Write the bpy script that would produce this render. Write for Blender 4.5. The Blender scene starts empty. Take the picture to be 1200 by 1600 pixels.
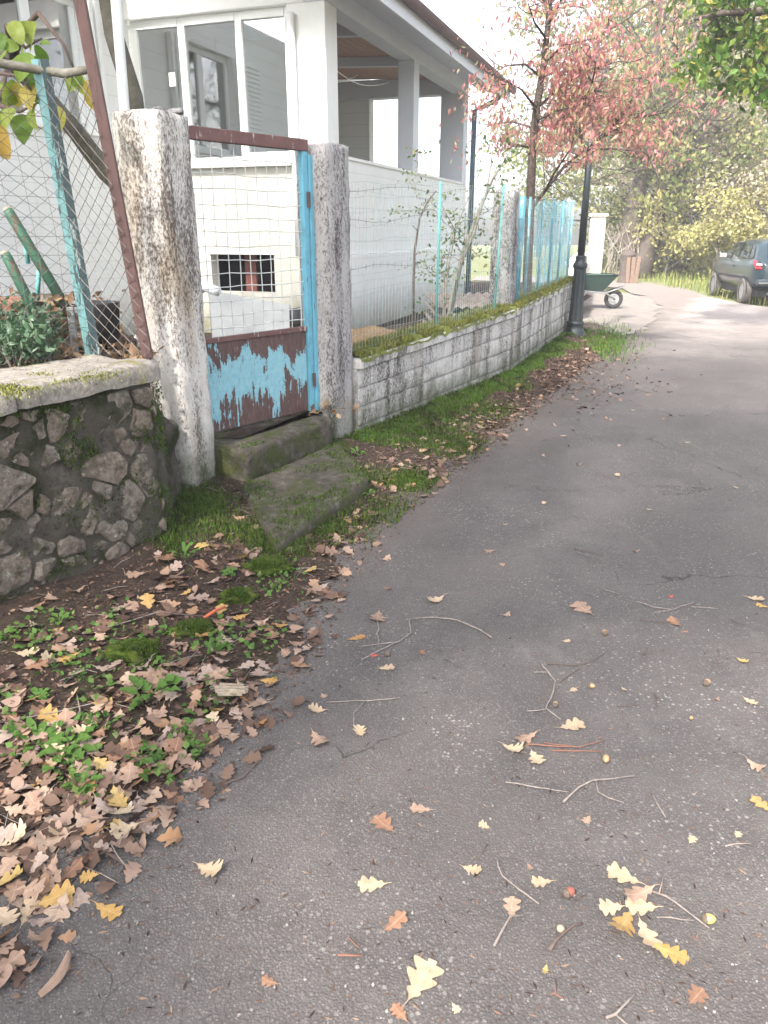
import bpy, bmesh, math, random
import numpy as np
from mathutils import Vector, Matrix, noise as mnoise

R = math.radians
sc = bpy.context.scene
col = sc.collection
rng = random.Random(11)

# ------------------------------------------------------------------ camera
CAM_H, PITCH, FPX = 1.6, math.atan(440 / 1200), 1200.0
cam_d = bpy.data.cameras.new('camera')
cam = bpy.data.objects.new('camera', cam_d)
col.objects.link(cam)
cam.location = (0, 0, CAM_H)
cam.rotation_euler = (math.pi / 2 - PITCH, 0, 0)
cam_d.sensor_fit = 'VERTICAL'
cam_d.sensor_height = 36
cam_d.lens = 36 * FPX / 1600
cam_d.clip_end = 600
cam_d.clip_start = 0.05
sc.camera = cam

# ------------------------------------------------------------------ sky, sun, exposure
SUN_EL, SUN_AZ = R(46), math.atan2(-0.48, -0.88)       # azimuth measured from +Y towards +X
sd = Vector((math.sin(SUN_AZ) * math.cos(SUN_EL), math.cos(SUN_AZ) * math.cos(SUN_EL), math.sin(SUN_EL)))
world = bpy.data.worlds.new('World')
sc.world = world
world.use_nodes = True
wn = world.node_tree
for n_ in list(wn.nodes):
    wn.nodes.remove(n_)
w_out = wn.nodes.new('ShaderNodeOutputWorld')
w_bg = wn.nodes.new('ShaderNodeBackground')
w_sky = wn.nodes.new('ShaderNodeTexSky')
w_sky.sky_type = 'NISHITA'
w_sky.sun_disc = False
w_sky.sun_elevation = SUN_EL
w_sky.sun_rotation = SUN_AZ
w_sky.air_density = 1.0
w_sky.dust_density = 4.0
w_sky.ozone_density = 1.0
w_hs = wn.nodes.new('ShaderNodeHueSaturation')          # a hazy, nearly white sky
w_hs.inputs['Saturation'].default_value = 0.38
w_bg.inputs['Strength'].default_value = 0.15
wn.links.new(w_sky.outputs[0], w_hs.inputs['Color'])
wn.links.new(w_hs.outputs[0], w_bg.inputs[0])
wn.links.new(w_bg.outputs[0], w_out.inputs[0])
sun_d = bpy.data.lights.new('sun', 'SUN')
sun_d.energy = 2.9
sun_d.angle = R(3)
sun_d.color = (1.0, 0.94, 0.85)
sun = bpy.data.objects.new('sun', sun_d)
sun.rotation_euler = (-sd).to_track_quat('-Z', 'Y').to_euler()
sun.location = (-20, -10, 30)
col.objects.link(sun)
vs = sc.view_settings
vs.view_transform = 'Standard'
vs.look = 'None'
vs.gamma = 1.0
vs.use_curve_mapping = False
vs.exposure = 2.05
sc.cycles.use_denoising = True
sc.cycles.max_bounces = 8
sc.cycles.transparent_max_bounces = 24

# ------------------------------------------------------------------ pixels to places
CP, SP = math.cos(PITCH), math.sin(PITCH)
def G(u, v, z=0.0):
    """the point at height z seen at photo pixel (u, v)"""
    a, b = (u - 600) / FPX, (800 - v) / FPX
    r = (a, CP + b * SP, -SP + b * CP)
    t = (z - CAM_H) / r[2]
    return Vector((r[0] * t, r[1] * t, z))
def GY(u, v, y):
    a, b = (u - 600) / FPX, (800 - v) / FPX
    r = (a, CP + b * SP, -SP + b * CP)
    t = y / r[1]
    return Vector((r[0] * t, y, CAM_H + r[2] * t))

# ------------------------------------------------------------------ node helpers
class NT:
    def __init__(s, name):
        s.m = bpy.data.materials.new(name)
        s.m.use_nodes = True
        s.t = s.m.node_tree
        s.b = s.t.nodes['Principled BSDF']
        s.out = s.t.nodes['Material Output']
        tc = s.t.nodes.new('ShaderNodeTexCoord')
        s.obj = tc.outputs['Object']
    def n(s, typ):
        return s.t.nodes.new(typ)
    def put(s, sock, v):
        if hasattr(v, 'links'):
            s.t.links.new(v, sock)
        else:
            if isinstance(v, tuple) and len(v) == 3 and sock.type == 'RGBA':
                v = (*v, 1)
            sock.default_value = v
    def scale(s, vec, sx, sy, sz):
        mp = s.n('ShaderNodeMapping')
        mp.inputs['Scale'].default_value = (sx, sy, sz)
        s.put(mp.inputs['Vector'], vec)
        return mp.outputs[0]
    def noise(s, scale, detail=4, rough=.6, vec=None, dist=0.0):
        q = s.n('ShaderNodeTexNoise')
        q.inputs['Scale'].default_value = scale
        q.inputs['Detail'].default_value = detail
        q.inputs['Roughness'].default_value = rough
        q.inputs['Distortion'].default_value = dist
        s.put(q.inputs['Vector'], vec or s.obj)
        return q.outputs['Fac']
    def voro(s, scale, vec=None, feature='F1', out='Distance', rnd=1.0):
        q = s.n('ShaderNodeTexVoronoi')
        q.feature = feature
        q.inputs['Scale'].default_value = scale
        q.inputs['Randomness'].default_value = rnd
        s.put(q.inputs['Vector'], vec or s.obj)
        return q.outputs[out]
    def ramp(s, fac, stops, interp='LINEAR'):
        q = s.n('ShaderNodeValToRGB')
        q.color_ramp.interpolation = interp
        el = q.color_ramp.elements
        while len(el) < len(stops):
            el.new(0.5)
        for e, (p, c) in zip(el, stops):
            e.position = p
            e.color = (*c, 1) if isinstance(c, tuple) else (c, c, c, 1)
        s.put(q.inputs[0], fac)
        return q.outputs[0]
    def mix(s, fac, a, b, mode='MIX'):
        q = s.n('ShaderNodeMix')
        q.data_type = 'RGBA'
        q.blend_type = mode
        s.put(q.inputs[0], fac)
        s.put(q.inputs[6], a)
        s.put(q.inputs[7], b)
        return q.outputs[2]
    def op(s, o, a, b=0.0, c=None, clamp=False):
        q = s.n('ShaderNodeMath')
        q.operation = o
        q.use_clamp = clamp
        s.put(q.inputs[0], a)
        s.put(q.inputs[1], b)
        if c is not None:
            s.put(q.inputs[2], c)
        return q.outputs[0]
    def sep(s, vec=None):
        q = s.n('ShaderNodeSeparateXYZ')
        s.put(q.inputs[0], vec or s.obj)
        return q.outputs
    def rnd_island(s):
        return s.n('ShaderNodeNewGeometry').outputs['Random Per Island']
    def rnd_object(s):
        return s.n('ShaderNodeObjectInfo').outputs['Random']
    def maprange(s, v, a, b, c=0.0, d=1.0):
        q = s.n('ShaderNodeMapRange')
        s.put(q.inputs[0], v)
        for i, x in enumerate((a, b, c, d)):
            q.inputs[i + 1].default_value = x
        return q.outputs[0]
    def bump(s, h, strength=.5, dist=.01):
        q = s.n('ShaderNodeBump')
        q.inputs['Strength'].default_value = strength
        q.inputs['Distance'].default_value = dist
        s.put(q.inputs['Height'], h)
        s.put(s.b.inputs['Normal'], q.outputs[0])
    def done(s, color, rough=.9, metal=0.0, spec=None):
        s.put(s.b.inputs['Base Color'], color)
        s.put(s.b.inputs['Roughness'], rough)
        s.b.inputs['Metallic'].default_value = metal
        if spec is not None:
            s.b.inputs['Specular IOR Level'].default_value = spec
        return s.m

MATS = {}
def simple(name, c1, c2=None, scale=8, rough=.85, metal=0.0, bump=.0, bscale=40, spec=None, bdist=.01):
    t = NT(name)
    c2 = c2 or tuple(x * .7 for x in c1)
    f = t.ramp(t.noise(scale, 6, .65), [(.3, c1), (.7, c2)])
    if bump:
        t.bump(t.noise(bscale, 5, .6), bump, bdist)
    MATS[name] = t.done(f, rough, metal, spec)
    return MATS[name]

def leafmat(name, stops, trans=.35, rough=.6, per='island', bump=False):
    t = NT(name)
    rnd = t.rnd_island() if per == 'island' else t.rnd_object()
    c = t.ramp(rnd, stops)
    n1 = t.noise(55 if per == 'object' else 9, 4, .6)
    c = t.mix(t.maprange(n1, .35, .75, 0, .45), c, t.mix(1.0, c, (.45, .36, .28), 'MULTIPLY'))
    if per == 'object' and name.startswith('leaf_'):
        rib = t.maprange(t.op('ABSOLUTE', t.sep()[1]), .0006, .0016, .5, 0)
        c = t.mix(rib, c, t.mix(.6, c, (.55, .44, .32)))
        c = t.mix(t.maprange(t.noise(120, 4, .7), .62, .72, 0, .6), c, (.08, .05, .04))
    t.put(t.b.inputs['Base Color'], c)
    t.b.inputs['Roughness'].default_value = rough
    t.b.inputs['Specular IOR Level'].default_value = .25
    if trans > 0:
        tr = t.n('ShaderNodeBsdfTranslucent')
        t.put(tr.inputs[0], c)
        ms = t.n('ShaderNodeMixShader')
        ms.inputs[0].default_value = trans
        t.t.links.new(t.b.outputs[0], ms.inputs[1])
        t.t.links.new(tr.outputs[0], ms.inputs[2])
        t.t.links.new(ms.outputs[0], t.out.inputs[0])
    MATS[name] = t.m
    return t.m

# ------------------------------------------------------------------ materials
def build_materials():
    # asphalt: coarse pale aggregate in a brown grey binder
    t = NT('asphalt')
    v1 = t.voro(150, out='Color'); d1 = t.voro(150)
    v2 = t.voro(62, out='Color'); d2 = t.voro(62)
    big = t.noise(.8, 6, .65)
    mid = t.noise(3.2, 8, .7)
    base = t.ramp(mid, [(.28, (.066, .059, .058)), (.5, (.094, .084, .082)), (.72, (.130, .117, .113))])
    g1 = t.sep(v1)[0]
    base = t.mix(t.op('MULTIPLY', t.maprange(d1, .55, .3), t.maprange(g1, .35, .95, 0, .85)), base, (.19, .170, .162))
    g2 = t.sep(v2)[1]
    spotty = t.maprange(t.noise(1.3, 5, .65), .44, .66)
    base = t.mix(t.op('MULTIPLY', t.op('MULTIPLY', t.maprange(d2, .40, .22), t.maprange(g2, .66, .84)), spotty), base, (.33, .305, .285))
    fine = t.noise(460, 3, .6)
    base = t.mix(t.maprange(fine, .50, .74, 0, .85), base, (.016, .014, .014))
    # worn paler patches, greenish bloom, damp dark areas
    base = t.mix(t.maprange(t.noise(2.3, 7, .72, vec=t.scale(t.obj, 1, .5, 1)), .60, .78, 0, .6), base, (.215, .195, .18))
    base = t.mix(t.maprange(t.noise(1.6, 6, .7), .58, .74, 0, .35), base, (.062, .064, .060))
    base = t.mix(t.maprange(big, .50, .70, 0, .45), base, (.052, .044, .042))
    # hairline cracks
    wv = t.n('ShaderNodeVectorMath'); wv.operation = 'ADD'
    nzv = t.n('ShaderNodeTexNoise'); nzv.inputs['Scale'].default_value = 3.0; nzv.inputs['Detail'].default_value = 5
    t.put(nzv.inputs['Vector'], t.obj)
    scv = t.n('ShaderNodeVectorMath'); scv.operation = 'SCALE'; scv.inputs['Scale'].default_value = .55
    t.put(scv.inputs[0], nzv.outputs['Color'])
    t.put(wv.inputs[0], t.obj); t.put(wv.inputs[1], scv.outputs[0])
    ck = t.voro(.75, vec=wv.outputs[0], feature='DISTANCE_TO_EDGE')
    crack = t.op('MULTIPLY', t.maprange(ck, .0, .006, 1, 0), t.maprange(t.noise(.9, 3, .5), .50, .60))
    base = t.mix(t.op('MULTIPLY', crack, .8), base, (.014, .011, .010))
    # leaf-stained far road, painted paler for the sunlight on it; brown dirt washed along the wall side
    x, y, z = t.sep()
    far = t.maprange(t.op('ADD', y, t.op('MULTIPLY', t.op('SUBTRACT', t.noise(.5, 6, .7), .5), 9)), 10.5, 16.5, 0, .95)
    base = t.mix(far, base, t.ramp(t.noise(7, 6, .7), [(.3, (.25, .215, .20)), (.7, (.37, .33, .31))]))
    side = t.op('SUBTRACT', x, t.op('MULTIPLY', t.op('SUBTRACT', y, 4.4), .49))
    side = t.op('ADD', side, t.op('MULTIPLY', t.op('SUBTRACT', t.noise(1.3, 6, .7), .5), 1.6))
    near_ = t.op('MULTIPLY', t.maprange(side, .05, .65, .5, 0), t.maprange(y, 3.0, 4.6, .25, 1))
    base = t.mix(near_, base, t.ramp(t.noise(40, 6, .75), [(.3, (.035, .026, .022)), (.7, (.10, .078, .066))]))
    h = t.op('ADD', t.op('MULTIPLY', d1, -1.0), t.op('MULTIPLY', fine, .8))
    h = t.op('SUBTRACT', h, t.op('MULTIPLY', crack, 2.0))
    t.bump(h, .6, .005)
    MATS['asphalt'] = t.done(base, t.maprange(mid, .3, .7, .68, .88), spec=.3)

    # dirt with mulch
    t = NT('dirt')
    c = t.ramp(t.noise(26, 7, .75), [(.3, (.018, .012, .010)), (.52, (.050, .034, .026)), (.75, (.105, .075, .058))])
    c = t.mix(t.maprange(t.noise(3.0, 5, .6), .52, .68, 0, .55), c, (.035, .040, .014))
    t.bump(t.noise(70, 6, .7), .9, .02)
    MATS['dirt'] = t.done(c, .95, spec=.2)

    t = NT('meadow')
    c = t.ramp(t.noise(1.4, 7, .7), [(.3, (.085, .10, .028)), (.6, (.13, .14, .05)), (.8, (.19, .15, .08))])
    MATS['meadow'] = t.done(c, .95)

    t = NT('gravel_track')
    c = t.ramp(t.noise(6, 7, .7), [(.3, (.20, .17, .15)), (.7, (.32, .28, .25))])
    t.bump(t.noise(60, 5, .6), .6, .02)
    MATS['gravel_track'] = t.done(c, .95)

    t = NT('apron')
    c = t.ramp(t.noise(4, 7, .7), [(.3, (.14, .122, .112)), (.7, (.22, .195, .18))])
    t.bump(t.noise(40, 5, .6), .4, .01)
    MATS['apron'] = t.done(c, .9)

    # moss, used on cushions and mats
    t = NT('moss')
    c = t.ramp(t.noise(38, 6, .7), [(.28, (.016, .024, .006)), (.5, (.050, .078, .012)), (.72, (.115, .135, .025))])
    c = t.mix(t.maprange(t.noise(7, 4, .6), .5, .7, 0, .6), c, (.075, .06, .03))
    t.bump(t.noise(160, 4, .7), 1.0, .012)
    MATS['moss'] = t.done(c, 1.0, spec=.1)

    t = NT('dry_moss')
    c = t.ramp(t.noise(30, 6, .7), [(.28, (.05, .06, .015)), (.5, (.13, .155, .035)), (.72, (.22, .23, .07))])
    c = t.mix(t.maprange(t.noise(8, 4, .6), .5, .7, 0, .7), c, (.19, .165, .12))
    t.bump(t.noise(130, 4, .7), 1.0, .012)
    MATS['dry_moss'] = t.done(c, 1.0, spec=.1)

    # limewashed concrete with black lichen and rain streaks
    def lichen(name, white, dark, amount, foot=(0, .5), warm=(.36, .31, .22), moss=(.045, .065, .016)):
        t = NT(name)
        st = t.scale(t.obj, 1, 1, .5)
        n1 = t.noise(75, 8, .8, vec=st)
        n2 = t.noise(5.5, 4, .6, vec=t.scale(t.obj, 1, 1, .18))
        k = t.op('ADD', n1, t.op('MULTIPLY', t.op('SUBTRACT', n2, .5), .7))
        c = t.ramp(k, [(.38 - amount * .0, dark), (.45, tuple(a * .5 + b * .5 for a, b in zip(white, dark))), (.52, white), (.8, tuple(min(1, x * 1.12) for x in white))])
        c = t.mix(t.maprange(t.noise(4, 4, .6, vec=t.scale(t.obj, 1, 1, .25)), .5, .72, 0, amount), c, t.mix(1.0, c, warm, 'MULTIPLY'))
        z = t.sep()[2]
        lo = t.op('ADD', z, t.op('MULTIPLY', t.op('SUBTRACT', t.noise(8, 5, .65), .5), .75))
        c = t.mix(t.maprange(lo, foot[0], foot[1], .85, 0), c, t.ramp(t.noise(30, 5, .7), [(.35, (.05, .048, .035)), (.55, moss), (.7, (.15, .145, .11))]))
        t.bump(n1, .55, .012)
        MATS[name] = t.done(c, .93, spec=.2)
    lichen('limewash', (.60, .57, .54), (.12, .10, .09), .8, (.05, .55), (.62, .50, .36))
    lichen('limewash_grey', (.36, .345, .345), (.06, .053, .053), .7, (.0, .5))
    lichen('limewash_block', (.50, .485, .47), (.085, .077, .068), .85, (.02, .42))
    lichen('limewash_clean', (.74, .72, .68), (.3, .27, .24), .3, (-.5, .0))

    t = NT('concrete_step')
    c = t.ramp(t.noise(16, 7, .72), [(.3, (.028, .024, .019)), (.55, (.075, .066, .054)), (.78, (.18, .165, .14))])
    nrm = t.n('ShaderNodeNewGeometry').outputs['Normal']
    up = t.sep(nrm)[2]
    m = t.op('ADD', t.noise(6, 5, .65), t.op('MULTIPLY', t.op('ABSOLUTE', up), -.08))
    c = t.mix(t.maprange(m, .42, .55, 0, .9), c, t.ramp(t.noise(60, 4, .7), [(.3, (.018, .024, .007)), (.7, (.075, .09, .02))]))
    t.bump(t.noise(45, 6, .7), .7, .015)
    MATS['concrete_step'] = t.done(c, .95, spec=.2)

    # rubble wall
    t = NT('rubble_stone')
    r_ = t.rnd_object()
    c = t.ramp(t.noise(24, 8, .75), [(.28, (.075, .062, .052)), (.5, (.20, .170, .143)), (.72, (.37, .33, .285))])
    c = t.mix(t.maprange(r_, 0, 1, 0, .5), c, t.mix(1.0, c, (.72, .60, .50), 'MULTIPLY'))
    c = t.mix(t.maprange(t.noise(9, 6, .75), .49, .62, 0, .8), c, (.040, .042, .020))
    c = t.mix(t.maprange(t.noise(34, 3, .6), .63, .72, 0, .8), c, (.40, .38, .35))
    t.bump(t.noise(48, 7, .72), .9, .02)
    MATS['rubble_stone'] = t.done(c, .95, spec=.2)

    t = NT('mortar')
    c = t.ramp(t.noise(20, 8, .8), [(.3, (.055, .048, .040)), (.5, (.15, .132, .112)), (.72, (.29, .262, .23))])
    c = t.mix(t.maprange(t.noise(5, 6, .72), .47, .60, 0, .9), c, t.ramp(t.noise(60, 4, .7), [(.3, (.014, .018, .007)), (.7, (.055, .068, .018))]))
    c = t.mix(t.maprange(t.noise(48, 5, .75), .60, .70, 0, .7), c, (.30, .28, .25))
    t.bump(t.noise(36, 8, .8), 1.0, .05)
    MATS['mortar'] = t.done(c, .97, spec=.15)

    t = NT('coping_stone')
    c = t.ramp(t.noise(30, 8, .75), [(.28, (.11, .097, .085)), (.5, (.25, .225, .20)), (.72, (.40, .37, .33))])
    c = t.mix(t.maprange(t.noise(6, 5, .65), .56, .66, 0, .85), c, t.ramp(t.noise(50, 4, .7), [(.3, (.10, .095, .03)), (.7, (.22, .20, .06))]))
    t.bump(t.noise(60, 6, .7), .7, .012)
    MATS['coping_stone'] = t.done(c, .95, spec=.2)

    # gate panel: turquoise paint flaking off brown primer
    t = NT('peeling_paint')
    x, y, z = t.sep()
    streak = t.noise(1.0, 5, .65, vec=t.scale(t.obj, 17, 17, 1.6))
    coarse = t.noise(1.0, 5, .6, vec=t.scale(t.obj, 9, 9, 5.0))
    ragged = t.noise(1.0, 7, .75, vec=t.scale(t.obj, 42, 42, 22))
    band = t.op('SUBTRACT', .27, t.op('ABSOLUTE', t.op('SUBTRACT', z, .63)))
    low = t.maprange(z, .36, .66, 1.9, .5)
    k = t.op('ADD', t.op('MULTIPLY', t.op('SUBTRACT', streak, .5), low), t.op('MULTIPLY', t.op('SUBTRACT', coarse, .5), .9))
    k = t.op('ADD', k, t.op('MULTIPLY', t.op('SUBTRACT', ragged, .5), .35))
    k = t.op('ADD', k, t.op('MULTIPLY', band, 1.0))
    k = t.op('ADD', k, t.maprange(x, -1.2, -.55, .16, -.05))
    mask = t.maprange(k, .180, .195)
    brown = t.ramp(t.noise(1.0, 7, .75, vec=t.scale(t.obj, 50, 50, 12)), [(.3, (.050, .026, .024)), (.55, (.105, .058, .052)), (.75, (.19, .12, .105))])
    blue = t.ramp(t.noise(28, 6, .7), [(.3, (.17, .38, .46)), (.6, (.24, .46, .53)), (.75, (.36, .47, .49))])
    blue = t.mix(t.maprange(t.noise(1.0, 6, .7, vec=t.scale(t.obj, 60, 60, 14)), .56, .66, 0, .75), blue, (.16, .17, .16))
    c = t.mix(mask, brown, blue)
    t.bump(t.op('ADD', mask, t.op('MULTIPLY', t.noise(80, 4, .6), .3)), .6, .004)
    MATS['peeling_paint'] = t.done(c, .7)

    def worn_paint(name, paint, under, thr=.56, rough=.55, sc_=(30, 30, 6)):
        t = NT(name)
        k = t.noise(1.0, 6, .7, vec=t.scale(t.obj, *sc_))
        p = t.ramp(t.noise(12, 5, .6), [(.3, paint), (.7, tuple(x * .75 for x in paint))])
        u_ = t.ramp(t.noise(40, 5, .7), [(.3, under), (.7, tuple(x * 1.6 for x in under))])
        mk = t.maprange(k, thr, thr + .03)
        t.bump(t.op('MULTIPLY', mk, -1.0), .5, .003)
        MATS[name] = t.done(t.mix(mk, p, u_), rough)
    worn_paint('blue_gate_paint', (.14, .40, .53), (.10, .06, .05), .62)
    worn_paint('teal_post_paint', (.16, .33, .34), (.03, .05, .055), .55)
    worn_paint('navy_post_paint', (.018, .045, .055), (.16, .20, .20), .57)
    worn_paint('green_post_paint', (.13, .42, .40), (.20, .22, .2), .66)
    worn_paint('green_pole_paint', (.035, .115, .07), (.07, .05, .035), .54)
    worn_paint('blue_fence_paint', (.10, .30, .38), (.22, .30, .33), .55)
    worn_paint('rust_brown', (.105, .055, .05), (.055, .03, .025), .55, .75)
    worn_paint('rusty_rail', (.15, .075, .07), (.32, .26, .25), .60, .8)
    simple('old_wire', (.16, .15, .14), (.09, .075, .065), 20, .6, .4)
    simple('pale_wire', (.36, .56, .57), (.22, .25, .24), 14, .6, 0)
    simple('gate_wire', (.66, .70, .69), (.42, .40, .38), 10, .6, 0)
    simple('blue_net', (.26, .48, .55), (.18, .38, .46), 5, .7)

    # house
    t = NT('house_plaster')
    c = t.ramp(t.noise(2.2, 6, .6), [(.3, (.78, .79, .77)), (.7, (.72, .73, .72))])
    c = t.mix(t.maprange(t.noise(1.0, 6, .7, vec=t.scale(t.obj, 7, 7, 1)), .62, .8, 0, .4), c, (.40, .39, .36))
    z = t.sep()[2]
    lo = t.op('ADD', z, t.op('MULTIPLY', t.noise(5, 5, .6), .5))
    c = t.mix(t.maprange(lo, .5, 1.1, .75, 0), c, (.17, .165, .11))
    jn = t.op('PINGPONG', t.op('ADD', z, t.op('MULTIPLY', t.noise(2, 3, .5), .03)), .105)
    c = t.mix(t.maprange(jn, .0, .007, .42, 0), c, (.36, .36, .34))
    t.bump(t.op('ADD', t.noise(30, 4, .6), t.maprange(jn, 0, .007, -1.5, 0)), .15, .01)
    MATS['house_plaster'] = t.done(c, .9)
    t = NT('house_cream')
    z = t.sep()[2]
    jn = t.op('PINGPONG', t.op('ADD', z, t.op('MULTIPLY', t.noise(3, 3, .5), .02)), .1)
    c = t.ramp(t.noise(2.2, 6, .6), [(.3, (.60, .59, .53)), (.7, (.52, .51, .46))])
    c = t.mix(t.maprange(jn, .0, .006, .5, 0), c, (.34, .32, .26))
    lo = t.op('ADD', z, t.op('MULTIPLY', t.noise(4, 5, .6), .7))
    c = t.mix(t.maprange(lo, .75, 1.25, .85, 0), c, t.ramp(t.noise(9, 5, .7), [(.35, (.10, .11, .05)), (.7, (.26, .22, .16))]))
    t.bump(jn, .25, .02)
    MATS['house_cream'] = t.done(c, .9)
    simple('white_paint', (.82, .83, .82), (.74, .75, .74), 4, .5)
    simple('beam_paint', (.66, .69, .74), (.60, .63, .67), 3, .7)
    simple('ceiling_wood', (.52, .33, .25), (.38, .24, .18), 14, .7)
    simple('roof_tile', (.30, .14, .11), (.20, .09, .08), 6, .85)
    simple('gutter_brown', (.10, .055, .065), (.075, .04, .05), 6, .5)
    simple('pipe_white', (.74, .75, .75), (.62, .63, .63), 5, .45)
    simple('pipe_blue', (.11, .17, .24), (.08, .12, .17), 6, .5)
    simple('cellar_dark', (.02, .02, .024), (.03, .03, .035), 4, .9)
    simple('rust_board', (.20, .065, .045), (.13, .05, .04), 8, .8)
    simple('interior_grey', (.40, .42, .43), (.33, .35, .36), 2, .8)
    simple('curtain', (.50, .52, .52), (.40, .42, .43), 3, .9)
    t = NT('window_glass')
    t.done((.42, .47, .50), .03)
    tr = t.n('ShaderNodeBsdfTransparent'); tr.inputs[0].default_value = (.72, .77, .79, 1)
    gl = t.n('ShaderNodeBsdfGlossy'); gl.inputs['Roughness'].default_value = .03
    fr = t.n('ShaderNodeFresnel'); fr.inputs[0].default_value = 1.5
    ms = t.n('ShaderNodeMixShader')
    t.t.links.new(t.op('ADD', fr.outputs[0], .40, clamp=True), ms.inputs[0])
    t.t.links.new(tr.outputs[0], ms.inputs[1]); t.t.links.new(gl.outputs[0], ms.inputs[2])
    t.t.links.new(ms.outputs[0], t.out.inputs[0])
    MATS['window_glass'] = t.m

    # bits and pieces
    simple('cast_iron', (.018, .026, .030), (.030, .038, .042), 12, .45, .3, .2, 60)
    simple('lantern_glass', (.22, .22, .2), (.16, .16, .15), 4, .3)
    simple('rubber', (.018, .018, .018), (.03, .029, .028), 14, .85)
    simple('tyre_dusty', (.07, .065, .06), (.13, .12, .11), 9, .9)
    simple('steel', (.42, .43, .43), (.32, .32, .32), 10, .4, .7)
    simple('barrow_green', (.014, .045, .038), (.025, .045, .036), 9, .55, 0, .2, 30)
    t = NT('car_paint')
    t.done((.014, .032, .042), .3)
    t.b.inputs['Coat Weight'].default_value = .8
    t.b.inputs['Coat Roughness'].default_value = .06
    MATS['car_paint'] = t.m
    t = NT('car_glass'); t.done((.01, .013, .015), .05, spec=1.0); MATS['car_glass'] = t.m
    t = NT('tail_red'); t.done((.42, .012, .022), .15); t.b.inputs['Coat Weight'].default_value = .6; MATS['tail_red'] = t.m
    simple('tail_pale', (.6, .5, .5), (.5, .38, .38), 8, .2)
    simple('car_black', (.012, .012, .013), (.02, .02, .02), 8, .6)
    simple('plate_white', (.7, .7, .68), (.66, .66, .64), 3, .4)
    simple('bark', (.055, .043, .036), (.12, .10, .088), 26, .95, 0, 1.0, 55, .15, .02)
    simple('bark_pale', (.14, .13, .10), (.25, .24, .21), 18, .95, 0, .8, 45, .15)
    simple('bark_mossy', (.06, .055, .04), (.13, .12, .10), 12, .95, 0, .9, 45, .15)
    simple('twig_grey', (.31, .265, .24), (.14, .112, .10), 60, .9, 0, .4, 200)
    simple('twig_dark', (.075, .05, .042), (.13, .095, .08), 60, .9, 0, .4, 200)
    simple('twig_red', (.22, .10, .07), (.14, .07, .05), 60, .8)
    simple('bramble', (.20, .17, .14), (.32, .29, .25), 20, .9)
    simple('plank_old', (.20, .135, .10), (.11, .075, .058), 18, .9, 0, .6, 60)
    simple('wood_rot', (.42, .36, .28), (.22, .17, .12), 40, .95, 0, .8, 90)
    simple('acorn_tan', (.40, .26, .13), (.30, .18, .09), 30, .35)
    simple('acorn_red', (.30, .10, .075), (.22, .07, .05), 30, .4)
    simple('acorn_green', (.42, .40, .11), (.46, .36, .12), 30, .35)
    simple('acorn_cup', (.16, .12, .09), (.10, .075, .06), 80, .95, 0, .6, 300)
    simple('bark_orange', (.50, .11, .05), (.34, .08, .045), 40, .7)
    simple('grey_sheet', (.27, .28, .28), (.22, .23, .23), 3, .6)
    simple('black_plastic', (.012, .012, .014), (.03, .03, .032), 8, .45)
    simple('corrugated', (.19, .155, .14), (.12, .09, .08), 6, .8, 0)
    simple('sacking', (.21, .135, .07), (.14, .09, .05), 14, .95, 0, .8, 60)
    simple('brick_red', (.25, .11, .075), (.16, .07, .05), 20, .95, 0, .5, 60)
    simple('scrap_grey', (.25, .26, .27), (.14, .14, .14), 12, .6, .3)
    simple('limestone_white', (.55, .53, .49), (.42, .40, .36), 9, .9, 0, .4, 50)
    simple('grit', (.27, .25, .235), (.17, .155, .145), 30, .9)
    # foliage
    leafmat('litter', [(0, (.045, .026, .020)), (.3, (.10, .060, .045)), (.6, (.19, .125, .095)), (.85, (.30, .21, .165)), (1, (.30, .17, .085))], 0, .75)
    leafmat('crumbs', [(0, (.030, .018, .014)), (.4, (.085, .052, .040)), (.75, (.16, .10, .078)), (1, (.26, .18, .13))], 0, .9)
    leafmat('leaf_tan', [(0, (.36, .25, .19)), (.5, (.27, .175, .13)), (1, (.40, .30, .23))], .1, .7, 'object')
    leafmat('leaf_brown', [(0, (.20, .115, .080)), (.5, (.28, .155, .10)), (1, (.15, .09, .068))], .1, .7, 'object')
    leafmat('leaf_grey', [(0, (.30, .23, .20)), (.5, (.36, .28, .24)), (1, (.25, .18, .155))], .1, .7, 'object')
    leafmat('leaf_yellow', [(0, (.45, .27, .09)), (.5, (.42, .31, .12)), (1, (.38, .20, .08))], .15, .65, 'object')
    leafmat('leaf_cream', [(0, (.45, .35, .25)), (.5, (.41, .31, .21)), (1, (.48, .40, .29))], .1, .65, 'object')
    leafmat('leaf_red', [(0, (.40, .06, .06)), (1, (.5, .10, .08))], .1, .65, 'object')
    leafmat('weed_leaf', [(0, (.055, .13, .025)), (.6, (.095, .19, .04)), (1, (.15, .23, .06))], .3, .6)
    leafmat('grass_blade', [(0, (.045, .11, .010)), (.5, (.085, .18, .018)), (.85, (.12, .21, .03)), (1, (.20, .20, .07))], .3, .7)
    leafmat('moss_blade', [(0, (.025, .050, .008)), (.5, (.050, .095, .010)), (1, (.10, .15, .02))], .2, .9)
    leafmat('dry_moss_blade', [(0, (.09, .10, .02)), (.5, (.17, .19, .04)), (1, (.28, .27, .09))], .2, .9)
    leafmat('meadow_blade', [(0, (.12, .17, .03)), (.5, (.20, .25, .06)), (1, (.32, .30, .12))], .35, .7)
    leafmat('red_leaf', [(0, (.46, .19, .21)), (.35, (.58, .26, .26)), (.65, (.63, .34, .30)), (.80, (.62, .42, .30)), (.90, (.50, .46, .25)), (1, (.40, .45, .22))], .6, .6)
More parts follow.
